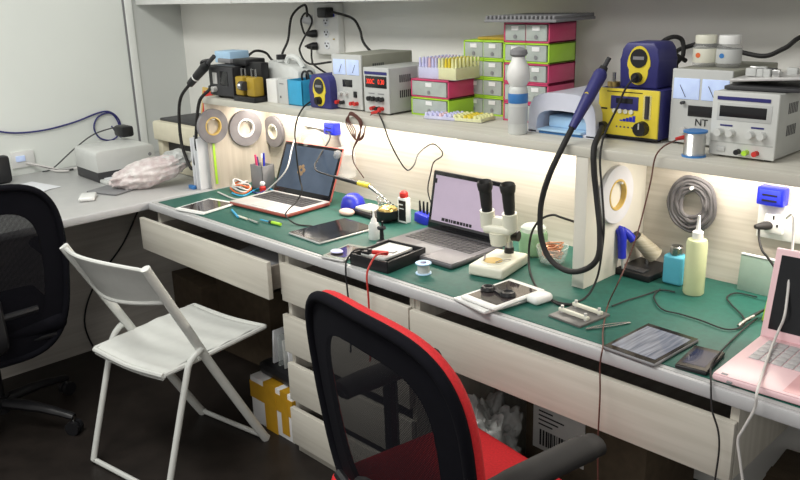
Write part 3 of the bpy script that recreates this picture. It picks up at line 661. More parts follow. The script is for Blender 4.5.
def sock(label, loc, n=1):
    t = thing('wall_socket', label, 'socket', loc)
    mb = MB(); mb.b(0, .17, -.012, 0, 0, .087, 'white', .003); mb.build('plate', t)
    mb = MB(); mb.box((.045,-.018,.042), (.048,.014,.052), 'white_gloss', .008); mb.build('face', t)
    mb = MB(); mb.b(.043,.047,-.0262,-.024,.054,.064,'black',0); mb.b(.033,.037,-.0262,-.024,.036,.043,'black',0); mb.b(.053,.057,-.0262,-.024,.036,.043,'black',0); mb.build('pin_holes', t)
sock('white wall socket under the blue charger at the right end of the back panel', (2.098,.575,.893))
plug('black plug in the right wall socket under the blue charger', (2.135,.558,.930), 'rubber', .011)
def charger(label, loc):
    t = thing('usb_charger', label, 'charger', loc)
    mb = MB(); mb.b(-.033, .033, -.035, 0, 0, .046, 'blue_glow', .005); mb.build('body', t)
    mb = MB(); mb.b(-.026, .026, -.037, -.034, .006, .040, 'royal', .002); mb.b(-.018,.018,-.0378,-.036,.026,.030,'black',0); mb.b(-.018,.018,-.0378,-.036,.012,.016,'black',0); mb.build('port_panel', t)
charger('glowing blue charger block above the right wall socket', (2.132,.575,.981))
charger('dark blue charger block on the white frame behind the red laptop', (.472,.566,.985))
cable('power_cable', [(2.118,.530,.928), (2.1243,0.5200,0.9035), (2.1422,0.5000,0.8812), (2.1583,0.5000,0.8643), (2.1806,0.5000,0.8335), (2.20,.50,.757)], .003, 'rubber', 'black cable hanging from the plug in the right wall socket')

t = thing('wall_bracket', 'white slanted plastic bracket on the back panel behind the red laptop', 'bracket', (0,0,0))
mb = MB(); mb.prism([(0.2794,1.0368),(0.5180,1.0346),(0.5555,0.9120),(0.5199,0.9039),(0.4798,0.9965),(0.2752,0.9963)], .563, .574, 'white', 'XZ', .002); mb.build('frame', t)
mb = MB(); mb.tube([(0.2758,0.5400,0.9440), (0.3118,0.5400,0.9799), (0.3700,0.5400,0.9936), (0.4184,0.5400,0.9828), (0.4402,0.5400,0.9539)], .004, 'clear_plastic'); mb.build('clear_guard', t)
for i, (lab, px, py) in enumerate((('left', 308, 142), ('right', 336, 152))):
    mb = MB(); mb.lathe([(0,0),(.040,0),(.044,.004),(.044,.085),(.038,.10),(.02,.113),(0,.115)], (0,0,0), 'clear_plastic', 28); 
    o = mb.build('plastic_dome'); o.location = ((.395,.515,.86), (.575,.515,.84))[i]; tag(o, 'clear domed plastic holder behind the red laptop lid, %s of two' % lab, 'holder')
t = thing('test_lead', 'coiled brown and red test leads hanging behind the laptops', 'cable', (0,0,0))
mb = MB()
for k in range(4): mb.tube([(0.9310,0.3400,1.1316), ((0.9445,0.3,1.1026),(0.9445,0.3,1.1026),(0.9445,0.3,1.1026),(0.9445,0.3,1.1026))[k], ((0.956,0.275,1.0719),(0.9558,0.275,1.0687),(0.9556,0.275,1.0655),(0.9554,0.275,1.0622))[k], (0.9269,0.2700,1.0535), ((0.8949,0.27,1.0825),(0.9047,0.27,1.0835),(0.9145,0.27,1.0844),(0.9242,0.27,1.0854))[k], ((0.8824,0.27,1.1136),(0.8874,0.27,1.1141),(0.8923,0.27,1.1145),(0.8972,0.27,1.115))[k], ((0.9081,0.27,1.1319),(0.9084,0.27,1.1351),(0.9086,0.27,1.1383),(0.9088,0.27,1.1415))[k], ((0.9452,0.27,1.1129),(0.95,0.27,1.1134),(0.9548,0.27,1.1138),(0.9595,0.27,1.1142))[k], ((0.9471,0.27,1.0685),(0.9421,0.27,1.0647),(0.937,0.27,1.061),(0.932,0.27,1.0572))[k], (0.8984,0.2800,1.0162), (0.8772,0.3000,0.9672), (0.9012,0.3200,0.9163)], .0018, 'cable_brown')
mb.build('wires', t)
mb = MB(); mb.cyl((0.9801,0.3300,1.1433), (0.9420,0.3300,1.1338), .005, 'red'); mb.build('clip', t)
cable('test_lead', [(0.9705,0.3300,1.1393), (1.0564,0.2700,1.1201), (1.0807,0.2700,1.0700), (1.1077,0.2800,1.0157), (1.1253,0.3000,0.9770), (1.1165,0.3400,0.9849), (1.0609,0.4200,1.0036), (1.0053,0.5400,1.0089), (1.0370,0.5500,0.9906), (1.0412,0.5500,0.9706), (1.0037,0.5500,0.9453), (0.9983,0.5400,0.9116), (0.9823,0.5400,0.8389), (1.02,.54,.76)], .0023, 'rubber', 'black test lead draped in a loop over a hook on the back panel')
o = MB().cyl((1.105,.55,1.036), (1.105,.575,1.036), .004, 'white').build('hook'); tag(o, 'small white hook on the back panel holding the black lead', 'hook')

# ------------------------------------------------------------------ things on the side desk
t = thing('label_printer', 'light grey box shaped printer with rounded top on the side desk', 'printer', (-.60,.165,.75), 88)
mb = MB(); mb.prism([(-.135,.0),(.135,.0),(.135,.045),(-.135,.045)], 0, .23, 'dark_grey', 'XZ', .004); mb.prism([(-.135,.04),(.135,.04),(.135,.115),(.130,.130),(.11,.135),(-.11,.135),(-.130,.130),(-.135,.115)], -.10+.10, .235, 'psu_white', 'XZ', .006); o = mb.build('case', t)
mb = MB(); mb.b(-.13, .13, -.07, .01, .0, .014, 'psu_white', .003); mb.b(-.11, .11, -.10, -.0, .014, .018, 'paper', 0); mb.build('paper_tray', t)
mb = MB(); mb.cyl((.11,-.001,.09),(.11,.001,.09), .008, 'mid_grey', seg=14); mb.build('button', t)
for c in t.children: c.location.y -= .12
o = MB().box((0,0,.035), (.09,.06,.05), 'black', .012).build('power_adapter'); o.location = (-.70,.27,.886); tag(o, 'black power adapter standing on the grey printer', 'adapter')
o = MB().box((0,0,.009), (.062,.10,.017), 'white_gloss', .008, seg=4).build('computer_mouse'); o.location = (-0.2434,-0.1327,0.7500); o.rotation_euler = (0,0,rad(60)); tag(o, 'small white mouse on the side desk before the printer', 'mouse')
o = MB().box((0,0,.004), (.16,.12,.006), 'mid_grey', .002).build('grey_pouch'); o.location = (-0.2979,-0.0058,0.7500); o.rotation_euler = (0,0,rad(20)); tag(o, 'flat grey pouch on the side desk between mouse and plastic bag', 'pouch')
for i, (px, py, a) in enumerate(((30,184,12),(46,188,30),(22,190,60))):
    o = MB().box((0,0,.001+.0015*i), (.21,.297,.0012), 'paper', 0).build('paper_sheet'); o.location = (-.62+.06*i,-.28-.05*i,.75); o.rotation_euler = (0,0,rad(a)); tag(o, ('white paper sheet under the others on the side desk','white paper sheet in the middle of the three on the side desk','white paper sheet on top of the others on the side desk')[i], 'paper')
t = thing('plastic_bag', 'crumpled clear plastic bag with pinkish contents on the side desk corner', 'bag', (0,0,0))
bp = MB(); bp.ball((0,0,0), .13, 'bag_pink', (1.12,.50,.42), (0,rad(-12),rad(62)), 5, 0, 3, .17, 3.2); bo = bp.build('bag_body', t, ang=60); bo.location = (-.235,.13,.812)
bp = MB(); bp.ball((0,0,0), .07, 'bag_clear', (1.0,.7,.6), (0,rad(-20),rad(62)), 4, 0, 5, .45, 2.); bo = bp.build('bag_neck', t, ang=60); bo.location = (-.20,.24,.845)

t = thing('desktop_scanner', 'cream office machine with dark top standing in the corner of the side desk', 'printer', (-.30,.36,.75), 0)
mb = MB(); mb.b(-.24, .20, -.03, .20, .14, .225, 'cream', .01); mb.b(-.24, .20, -.01, .20, .0, .06, 'cream', .006); mb.b(-.24, -.20, -.01, .20, .05, .15, 'cream', .004); mb.b(.16, .20, -.01, .20, .05, .15, 'cream', .004); mb.b(-.20, .16, .02, .20, .05, .15, 'dark_grey', .002); mb.build('case', t)
mb = MB(); mb.b(-.22, .19, 0, .20, .224, .236, 'dark_grey', .006); mb.build('top_tray', t)
mb = MB(); mb.cyl((0,-.032,.185),(0,-.028,.185), .006, 'mid_grey', seg=12); mb.cyl((.12,-.032,.19),(.12,-.028,.19), .006, 'mid_grey', seg=12); mb.build('buttons', t)
t = thing('leaflet', 'red and gold leaflet standing on the cream machine behind the black hose', 'leaflet', (-.16,.40,.987), 8)
mb = MB(); mb.box((0,0,.075), (.075,.012,.15), 'gold', .002, (rad(-6),rad(6),0)); mb.build('pack', t)
mb = MB(); mb.box((.005,-.008,.08), (.055,.004,.115), 'red', .001, (rad(-6),rad(6),0)); mb.build('red_print', t)
for k in range(3):
    o = MB().box((0,0,.105), (.006,.17,.21), 'paper', .001).build('document_folder'); o.location = (-.055+.016*k,.325,.75); o.rotation_euler = (0,0,rad(-4+5*k)); tag(o, 'upright white document folder beside the end panel, ' + ('left of three','middle of three','right of three')[k], 'folder')
o = MB().b(-.085,-.045,.225,.24,.75,.765,'spool_blue',.002).build('folder_clip'); tag(o, 'blue clip strip at the foot of the white folders', 'clip')
o = MB().box((.017,.300,.855), (.003,.010,.17), 'lime', .0005).build('ribbon'); tag(o, 'thin yellow green strip hanging on the left end panel under the tape roll', 'ribbon')
t = thing('wall_outlet', 'white double wall socket on the left wall above the papers', 'socket', (-.965,-.12,.78))
mb = MB(); mb.b(0, .012, -.04, .065, 0, .075, 'white', .003); mb.build('plate', t)
mb = MB(); mb.b(.011, .02, -.02, .02, .03, .055, 'lcd_blue', .002); mb.build('usb_face', t)
cable('network_cable', [(-0.9550,-0.2265,0.9680), (-0.9550,-0.1234,0.9402), (-0.9550,0.0109,0.9354), (-0.9550,0.1554,0.9536), (-0.9550,0.2729,0.9817), (-0.9550,0.3335,0.9791), (-0.9550,0.3739,0.9350), (-0.9550,0.3710,0.8760), (-0.9550,0.3247,0.8430), (-0.9550,0.2658,0.8614), (-0.9550,0.2430,0.9132), (-0.9550,0.2702,0.9628), (-0.9550,0.3328,0.9744), (-0.9550,0.3674,0.9259), (-0.9450,0.3681,0.8526), (-.82,.27,.93)], .004, 'navy', 'dark blue cable pinned along the left wall, looped above the printer')
for k in range(3): cable('network_cable', [(-.95,-.10,.80), (-.90,-.02,.765+.004*k), (-.86,.0+.01*k,.757), (-.82,.04+.02*k,.757+.003*k), (-.76,.04,.765)][:4], .005, ('cable_white','black','cable_white')[k], ('white cable from the left wall socket, nearest','black cable between two white ones behind the papers','white cable behind the black one at the left wall')[k])
cable('printer_cable', [(-.80,.30,.93), (-.86,.2,.90), (-.88,.1,.84), (-.90,.0,.765), (-.9,-.05,.757)], .003, 'dark_grey', 'thin dark cable from the adapter behind the printer down to the side desk')
o = MB().box((0,0,.06), (.05,.12,.12), 'black', .015).build('desk_phone'); o.location = (-0.8322,-0.2716,0.7500); tag(o, 'black device at the far left edge of the side desk', 'phone')

# ------------------------------------------------------------------ things on the mat (left to right)
def tablet(name, label, cat, loc, rz, w, d, h, body, glass, bz, cam=True):
    t = thing(name, label, cat, loc, rz)
    mb = MB(); mb.box((0,0,h/2), (w,d,h), body, .004, seg=3); mb.build('body', t)
    mb = MB(); mb.b(-w/2+.002, w/2-.002, -d/2+.002, d/2-.002, h-.0002, h+.0005, bz, 0); mb.build('bezel', t)
    mb = MB(); mb.b(-w/2+.010, w/2-.010, -d/2+.018, d/2-.018, h+.0004, h+.0009, glass, 0); mb.build('screen', t)
    return t
tablet('tablet', 'white framed tablet lying left of the red laptop', 'tablet', (.258,.100,MT), 11, .15, .175, .008, 'white_gloss', 'tablet_glass', 'white_gloss')
tablet('tablet', 'black tablet with silver back lying between the two laptops', 'tablet', (.872,.198,MT), -3, .172, .235, .008, 'alu', 'screen_dark', 'black_gloss')
tablet('phone', 'opened phone board with silver parts lying before the black tablet', 'phone', (1.085,.072,MT), 12, .085, .14, .008, 'alu', 'tablet_glass', 'pcb')
o = MB().ball((0,0,0), .022, 'lilac', (1,.8,.2)).build('cloth_ball'); o.location = (1.075,.045,MT+.014); tag(o, 'small lilac cloth lying on the opened phone board', 'cloth')

def laptop(label, loc, rz, w, d, base, lid, bezel, screen, keys, lidang, lh, deck=None, rim=None, foot=0):
    t = thing('laptop', label, 'laptop', loc, rz)
    mb = MB(); mb.box((0,0,.009), (w,d,.014), rim or base, .005, seg=3); mb.box((0,0,.0155), (w-.004,d-.004,.004), deck or base, .0015); bs = mb.build('base', t)
    mb = MB(); kw = w*.86; kd = d*.46; x0 = -kw/2; y0 = d*.5-.02-kd
    mb.b(x0-.003, x0+kw+.003, y0-.003, y0+kd+.003, .0172, .0179, 'mid_grey' if keys == 'key_black' else base, 0)
    for r in range(5):
        n = 14 if r < 4 else 9
        for k in range(n):
            cw = kw/14; kh = kd/5
            if r < 4: xa, xb = x0+k*cw, x0+(k+1)*cw
            else:
                ed = [0,1,2,3,4,9,10,11,12,14]; xa, xb = x0+ed[k]*cw, x0+ed[k+1]*cw
            ya = y0+kd-(r+1)*kh if r < 4 else y0
            mb.b(xa+.0012, xb-.0012, ya+.0012, ya+kh-.0012, .0176, .0196, keys, .0005)
    mb.build('keyboard', t)
    mb = MB(); mb.b(-w*.14, w*.14, -d*.5+.012, y0-.012, .0174, .0180, 'psu_grey' if rim else ('mid_grey' if base == 'lap_grey' else 'rose_dark'), 0); mb.build('touchpad', t)
    M = Matrix.Translation((0,d/2-.002,.014)) @ Euler((rad(-lidang),0,0)).to_matrix().to_4x4()
    def P(mb): bmesh.ops.transform(mb.bm, matrix=M, verts=mb.bm.verts); return mb
    mb = MB(); mb.b(-w/2, w/2, 0, .007, 0, lh, lid, .003); ld = P(mb).build('lid', t)
    mb = MB(); mb.b(-w/2+.003, w/2-.003, -.0012, .0005, .004, lh-.003, bezel, .0005); P(mb).build('bezel', ld)
    mb = MB(); mb.b(-w/2+.014, w/2-.014, -.0018, -.0008, .022, lh-.014, screen, 0); sc = P(mb).build('screen', ld)
    mb = MB(); mb.cyl((-w*.4,.004,0),(w*.4,.004,0), .006, bezel if bezel != 'rose' else 'rose_dark', seg=12); P(mb).build('hinge', t)
    return t, sc, M
L1, sc, M1 = laptop('silver laptop in a red case with dark blue screen', (.452,.292,MT), 4, .325, .215, 'alu', 'red_case', 'black_gloss', 'screen_blue', 'key_black', 24, .205, rim='red_case')
mb = MB()
for k in range(5): mb.ball((-.03+.014*math.cos(k*1.25), -.0022, .10+.014*math.sin(k*1.25)), .009, 'cardboard', (1,.05,1), sub=2)
bmesh.ops.transform(mb.bm, matrix=M1, verts=mb.bm.verts); mb.build('wallpaper_flower', sc)
mb = MB(); mb.tube([(.045+.012*math.cos(a), -.0024, .13+.012*math.sin(a)) for a in (1.2,2,2.8,3.6,4.4,5.1)], .0012, 'mid_grey')
bmesh.ops.transform(mb.bm, matrix=M1, verts=mb.bm.verts); mb.build('wallpaper_moon', sc)
L2, sc, M2 = laptop('dark grey laptop with pale lit screen beside the microscope', (1.268,.285,MT), -1, .32, .23, 'lap_grey', 'black', 'black_gloss', 'screen_lit', 'key_black', 11, .190)
mb = MB(); mb.b(-.151,.151,-.0024,-.0015,.022,.030,'dark_grey',0); mb.b(-.148,-.138,-.0024,-.0015,.15,.165,'black',0)
rnd = random.Random(2)
x = -.10
while x < .02: w_ = rnd.uniform(.006,.013); mb.b(x,x+w_,-.0024,-.0015,.034,.044,'black',0); x += w_+.003
bmesh.ops.transform(mb.bm, matrix=M2, verts=mb.bm.verts); mb.build('screen_marks', sc)
L3, sc, M3 = laptop('pink laptop with black screen at the right end of the worktop', (2.436,.142,MT), 1.5, .365, .242, 'rose', 'rose', 'rose', 'screen_dark', 'key_white', 13, .198)
mb = MB(); mb.b(-.15,-.14,-.128,-.124,.008,.012,'mid_grey',0); mb.b(-.167,-.155,-.115,-.108,.0175,.0182,'mid_grey',0); mb.build('status_lights', L3)

# pen cup with pens
t = thing('pen_cup', 'square grey metal pen cup in the corner under the tape rolls', 'cup', (.165,.425,MT))
mb = MB()
for x0, x1, y0, y1 in ((-.04,-.037,-.03,.03),(.037,.04,-.03,.03),(-.04,.04,-.03,-.027),(-.04,.04,.027,.03)): mb.b(x0,x1,y0,y1,0,.098,'steel' if 0 else 'mid_grey',.0005)
mb.b(-.04,.04,-.03,.03,0,.003,'mid_grey',0); mb.build('body', t)
for k, (x, y, dx, dy, m, nm, lb) in enumerate(((-.02,0,-.02,.0,'navy','pen','navy pen leaning left in the pen cup'),(.0,.01,-.035,.01,'white','marker','white marker leaning left in the pen cup'),(.02,-.01,.02,0,'royal','marker','blue marker leaning right in the pen cup'),(.01,.0,.0,.0,'yellow','pen','yellow pen upright in the pen cup'),(-.01,-.012,-.02,-.004,'pink','pen','pink pen at the front of the pen cup'))):
    b0 = Vector((.165+x,.425+y,MT+.006)); b1 = Vector((.165+x+dx*.6,.425+y+dy*.6,MT+.125+.012*(k % 3)))
    mb = MB(); mb.cyl(b0, b0+(b1-b0)*.85, .0045, m, seg=12); o = mb.build(nm); tag(o, lb, 'pen')
    mb = MB(); mb.cyl(b0+(b1-b0)*.83, b1, .005, m, .004, seg=12); c = mb.build('cap', o)
t = thing('cable_coil', 'coil of white and pinkish cable lying before the pen cup', 'cable', (.135,.335,MT))
mb = MB()
for k in range(6): mb.tube([((.045-.003*k)*math.cos(a*PI/6+k)*1.15, (.035-.002*k)*math.sin(a*PI/6+k), .006+.006*k+.008*math.sin(a*PI/3+k)) for a in range(12)], .0035, 'cable_white' if k % 3 else 'orange', closed=True, n=4)
mb.build('loops', t)
cable('usb_cable', [(0.0917,0.2545,0.7560), (0.2448,0.2334,0.7560), (0.2838,0.2851,0.7560), (0.2641,0.3460,0.7570), (0.3798,0.3800,0.8551), (0.3403,0.4500,0.9327), (0.3208,0.5000,1.0021), (0.2746,0.5500,1.0548)], .0028, 'cable_white', 'thin white cable from the coil passing before the red laptop')
cable('usb_cable', [(0.1513,0.2812,0.7560), (0.2286,0.2810,0.7560), (0.1818,0.3700,0.7560), (0.1773,0.4270,0.7570), (0.2775,0.3988,0.7570)], .003, 'cyan', 'short teal cable tangled before the pen cup')
cable('usb_cable', [(0.0929,0.3873,0.7560), (0.2277,0.3428,0.7560), (0.2172,0.3984,0.7560), (0.1459,0.4696,0.7570)], .003, 'navy', 'short navy cable tangled before the pen cup')
cable('power_cable', [(0.6244,0.3300,1.1453), (0.6582,0.2720,1.1341), (0.6201,0.2720,1.0898), (0.6030,0.2720,1.0359), (0.5675,0.3000,0.9384), (0.5375,0.3300,0.8555), (0.5588,0.3200,0.8231), (0.5522,0.2991,0.7850), (0.6202,0.2069,0.7820), (0.6582,0.1691,0.7750), (0.7145,0.1676,0.7570), (0.7764,0.1876,0.7570)], .0028, 'rubber', 'thin black cord falling from the left blue station over the red laptop keys')
t = thing('small_figurine', 'tiny red and white figurine before the pen cup', 'figurine', (.215,.385,MT))
mb = MB(); mb.lathe([(0,0),(.012,0),(.013,.018),(.007,.024),(0,.024)], (0,0,0), 'red', 14); mb.build('body', t)
mb = MB(); mb.ball((0,0,.032), .011, 'white', sub=2); mb.build('head', t)
o = MB().box((0,0,.025), (.05,.01,.05), 'cyan', .003, (0,rad(12),0)).build('plastic_clip'); o.location = (.265,.44,MT); tag(o, 'turquoise plastic clip standing right of the pen cup', 'clip')

# small tools before the red laptop
t = thing('screwdriver', 'black and yellow screwdriver lying before the red laptop', 'screwdriver', (0.6355,0.1244,0.7520), 5)
mb = MB(); mb.cyl((0,0,.006),(.045,0,.006), .0055, 'lime'); mb.cyl((-.012,0,.006),(0,0,.006), .006, 'black'); mb.build('handle', t)
mb = MB(); mb.cyl((-.06,0,.006),(-.012,0,.006), .0025, 'cyan', seg=10); mb.build('shaft', t)
for i, (a, b, m, lb) in enumerate((((0.3812,0.1303,0.7570),(0.4811,0.0895,0.7570),'cyan','short teal tool leaning nearest the white tablet'),((0.4697,0.0972,0.7570),(0.5287,0.0951,0.7570),'scope_cream','cream bit first of the row before the red laptop'),((0.5398,0.0959,0.7570),(0.6021,0.0902,0.7570),'silver','silver bit last of the row before the red laptop'))):
    o = MB().cyl(a, b, .004, m, seg=10).build('tool_bit'); tag(o, lb, 'tool')

# soldering iron, sponge bowl, brass wool, flux
t = thing('soldering_iron', 'black and yellow soldering iron resting over the stand behind the black tablet', 'soldering iron', (0,0,0))
A0, A1, A2 = Vector((0.6292,0.4200,0.8635)), Vector((0.8127,0.4200,0.8573)), Vector((0.9166,0.4200,0.8131))
mb = MB(); mb.cyl(A0, A0+(A1-A0)*.7, .006, 'black', .008); mb.cyl(A0+(A1-A0)*.7, A1, .009, 'yellow', .010); mb.build('handle', t)
mb = MB(); mb.cyl(A1, A1+(A2-A1)*.7, .007, 'steel', .005); mb.cyl(A1+(A2-A1)*.7, A2, .0025, 'steel', .001); mb.build('barrel', t)
mb = MB(); mb.tube([tuple(A0), (0.5972,0.4000,0.8738), (0.5514,0.4000,0.8788), (0.5161,0.4200,0.8933), (0.4996,0.4700,0.9327), (0.4903,0.5200,0.9777), (.465,.53,1.0)], .003, 'rubber'); mb.build('cord', t)
t = thing('iron_stand', 'dark soldering iron tray with spring holder behind the black tablet', 'stand', (.86,.43,MT), -6)
mb = MB(); mb.b(-.12,.08,-.05,.05,0,.016,'black',.004); mb.b(-.11,-.02,-.035,.035,.014,.024,'scope_cream',.004); mb.build('tray', t)
mb = MB(); mb.tube([(-.04+.0035*k*.9, .02+.013*math.cos(k*1.1), .055+.013*math.sin(k*1.1)-.0008*k) for k in range(30)], .0016, 'steel'); mb.tube([(-.04,.02,.045),(-.04,.02,.01)], .003, 'steel'); mb.build('spring_holder', t)
t = thing('wool_tin', 'small black tin full of brass cleaning wool', 'tin', (.925,.40,MT+.017))
mb = MB(); mb.lathe([(0,0),(.036,0),(.038,.004),(.038,.026),(.034,.026),(.033,.006),(0,.006)], (0,0,0), 'black'); mb.build('tin_body', t)
mb = MB(); mb.ball((0,0,.024), .033, 'brass', (1,1,.55), jit=.12); mb.build('brass_wool', t, ang=10)
t = thing('sponge_bowl', 'royal blue rubber bowl lying open behind the black tablet', 'bowl', (.70,.44,MT+.002))
mb = MB(); mb.lathe([(0,.055),(.02,.053),(.038,.038),(.045,.015),(.046,0),(.043,0),(.041,.015),(.034,.034),(.018,.048),(0,.05)], (0,0,0), 'royal', 28); mb.build('bowl', t)
o = MB().ball((0,0,.01), .03, 'skin_pink', (1.1,.8,.42), jit=.03).build('clay_lump'); o.location = (.745,.37,MT); tag(o, 'flat pinkish lump of clay before the blue bowl', 'putty')
t = thing('flux_tube', 'white and black tube with red cap standing left of the grey laptop', 'tube', (.975,.43,MT))
mb = MB(); mb.box((0,0,.045), (.042,.026,.088), 'white', .005); mb.build('body', t)
mb = MB(); mb.box((.004,-.0135,.045), (.032,.001,.07), 'black', 0); mb.box((-.002,-.0142,.066), (.02,.001,.004), 'white', 0); mb.box((.002,-.0142,.052), (.02,.001,.003), 'white', 0); mb.build('wrap_label', t)
mb = MB(); mb.lathe([(0,0),(.014,0),(.015,.003),(.014,.016),(.008,.022),(0,.023)], (0,0,.089), 'red', 18); mb.build('cap', t)
t = thing('tool_holder', 'blue holder with black tool tips behind the grey laptop corner', 'holder', (1.03,.47,MT))
mb = MB(); mb.box((0,0,.018), (.06,.045,.035), 'royal', .008, (0,rad(8),0)); mb.build('body', t)
for k in range(3): mb = MB(); mb.cyl((-.018+.016*k,0,.03),(-.02+.018*k,0,.075), .005, 'black', .003, seg=10); mb.build('tip', t)
t = thing('dropper_bottle', 'small white dropper bottle standing on the black tablet edge', 'bottle', (1.035,.235,MT))
mb = MB(); mb.lathe([(0,0),(.017,0),(.018,.003),(.018,.045),(.013,.054),(0,.054)], (0,0,0), 'milky', 20); mb.build('body', t)
mb = MB(); mb.lathe([(0,.052),(.010,.052),(.009,.066),(.004,.072),(.0025,.092),(0,.093)], (0,0,0), 'white', 16); mb.build('nozzle', t)
t = thing('mini_tripod', 'tiny black clamp standing by the left front corner of the grey laptop', 'clamp', (1.095,.212,MT))
mb = MB(); mb.lathe([(0,0),(.018,0),(.017,.008),(.007,.016),(.006,.045),(.009,.048),(0,.05)], (0,0,0), 'black', 16); mb.build('base', t)
mb = MB(); mb.cyl((-.014,0,.05),(.014,0,.056), .006, 'dark_grey', seg=12); mb.cyl((.004,0,.05),(.004,0,.075), .003, 'black', seg=8); mb.build('clamp_head', t)

# open black box with board and its two leads
t = thing('battery_box', 'open black box with white board inside, before the grey laptop', 'box', (1.232,.108,MT), 5)
mb = MB(); w_, d_, h_ = .145, .17, .034
mb.b(-w_/2,w_/2,-d_/2,d_/2,0,.004,'black',.001)
for a in ((-w_/2,-w_/2+.005,-d_/2,d_/2),(w_/2-.005,w_/2,-d_/2,d_/2),(-w_/2,w_/2,-d_/2,-d_/2+.005),(-w_/2,w_/2,d_/2-.005,d_/2)): mb.b(*a,0,h_,'black',.001)
mb.build('body', t)
mb = MB(); mb.b(-.062,.030,-.05,.078,.020,.028,'psu_white',.002); mb.build('board', t)
mb = MB(); mb.b(-.06,-.03,-.05,-.02,.026,.034,'black',.002); mb.cyl((-.04,-.035,.034),(-.04,-.035,.04),.008,'dark_grey',seg=12); mb.build('knob', t)
mb = MB(); mb.b(.0,.02,.0,.02,.028,.032,'silver',.001); mb.build('component', t)
mb = MB(); mb.b(.036,.06,-.04,.03,.004,.020,'dark_grey',.001); mb.build('component', t)
cable('test_lead', [(1.20,.06,.795), (1.19,.02,.80), (1.18,-.005,.775), (1.185,-.016,.745), (1.19,-.018,.69), (1.20,-.02,.60), (1.205,-.03,.5)], .0028, 'black', 'black lead hanging from the open box over the worktop edge')
cable('test_lead', [(1.26,.08,.792), (1.27,.03,.80), (1.275,-.002,.78), (1.275,-.016,.75), (1.28,-.018,.69), (1.285,-.022,.60), (1.29,-.03,.5)], .0028, 'cable_red', 'red lead hanging from the open box over the worktop edge')
t = thing('test_clip', 'red crocodile clip lying on the white board in the open box', 'clip', (1.24,.07,.79), 25)
mb = MB(); mb.box((0,0,0), (.05,.014,.012), 'red', .004); mb.build('body', t)
t = thing('solder_spool', 'small pale blue spool of solder before the grey laptop', 'spool', (1.383,.10,MT))
t.scale = (.85,.85,.85)
for z in (.002, .036): mb = MB(); mb.ring((0,0,z), .027, .007, .004, 'light_blue'); mb.build('flange', t)
mb = MB(); mb.cyl((0,0,.004),(0,0,.034), .02, 'psu_front', seg=24); mb.cyl((0,0,.034),(0,0,.039), .010, 'navy', seg=16); mb.build('core', t)

# microscope
t = thing('microscope', 'cream stereo microscope with two black eyepieces on a flat base', 'microscope', (1.520,.262,MT), 12)
mb = MB(); mb.box((0,0,.019), (.120,.190,.036), 'scope_cream', .009, seg=4); mb.build('base', t)
mb = MB(); mb.cyl((-.005,-.03,.037),(-.005,-.03,.0385), .040, 'scope_cream', seg=32); mb.cyl((-.005,-.03,.0385),(-.005,-.03,.0395), .030, 'gold', seg=32); mb.build('stage_plate', t)
for s_ in (-1, 1):
    mb = MB(); mb.tube([(s_*.045-.005,.0,.041),(s_*.03-.005,-.03,.044),(s_*.022-.005,-.055,.043)], .0028, 'steel', flat=.5); mb.build('stage_clip', t)
mb = MB(); mb.cyl((.0,.072,.036),(.0,.072,.17), .012, 'silver'); mb.cyl((.0,.072,.036),(0,.072,.055), .016, 'black'); mb.build('column', t)
mb = MB(); mb.box((.0,.055,.105), (.036,.05,.05), 'scope_cream', .008); mb.build('focus_block', t)
for s_ in (-1, 1): mb = MB(); mb.cyl((s_*.018,.06,.10),(s_*.04,.06,.10), .017, 'black'); mb.build('focus_knob', t)
mb = MB()
mb.box((-.0,.005,.135), (.098,.062,.03), 'scope_cream', .012, seg=4); mb.cyl((0,-.005,.085),(0,-.005,.125), .024, 'scope_cream', .03)
ax = Vector((0,-.17,.98)).normalized()
for s_ in (-1, 1):
    p = Vector((s_*.039,.002,.138)); mb.cyl(p, p+ax*.055, .024, 'scope_cream', .0235, seg=26)
mb.box((0,.0,.155), (.05,.03,.04), 'scope_cream', .01)
mb.build('head', t)
for s_ in (-1, 1):
    p = Vector((s_*.039,.002,.138))+ax*.055; mb = MB(); mb.cyl(p, p+ax*.02, .0165, 'black', .018, seg=22); mb.cyl(p+ax*.02, p+ax*.07, .018, 'rubber', .020, seg=22)
    mb.lathe([(.020,0),(.0225,.004),(.025,.022),(.022,.030),(.017,.024),(.014,.018),(0,.018)], p+ax*.068, 'rubber', 24, ax); mb.build('eyepiece', t)

t.scale = (.88,.88,.88)
t = thing('glass_jar', 'green tinted glass jar behind the microscope', 'jar', (1.505,.44,MT))
mb = MB(); mb.lathe([(0,0),(.038,0),(.042,.004),(.043,.06),(.038,.07),(.035,.07),(.039,.058),(.038,.006),(0,.005)], (0,0,0), 'green_liquid'); mb.build('body', t)
mb = MB(); mb.lathe([(0,.068),(.036,.068),(.037,.082),(.030,.088),(0,.089)], (0,0,0), 'clear_drawer'); mb.build('lid', t)
o = MB().cyl((0,0,0),(0,0,.04), .012, 'white', .009).build('bottle_cap'); o.location = (1.455,.50,MT+.05); o.location.z = MT; tag(o, 'small white cap behind the microscope next to the green jar', 'cap')
t = thing('glass_bowl', 'small glass bowl holding a tangle of copper wire', 'bowl', (1.598,.405,MT))
mb = MB(); mb.lathe([(0,0),(.03,0),(.034,.003),(.043,.03),(.046,.05),(.043,.05),(.040,.03),(.031,.006),(0,.005)], (0,0,0), 'glass'); mb.build('bowl_body', t)
mb = MB(); rnd = random.Random(9)
for k in range(9): mb.tube([(.027*math.cos(a*PI/4+k)*rnd.uniform(.7,1.2), .027*math.sin(a*PI/4+k)*rnd.uniform(.7,1.2), .022+.004*k+rnd.uniform(-.006,.006)) for a in range(8)], .0022, 'copper', closed=True, n=3, seg=6)
mb.build('copper_tangle', t)
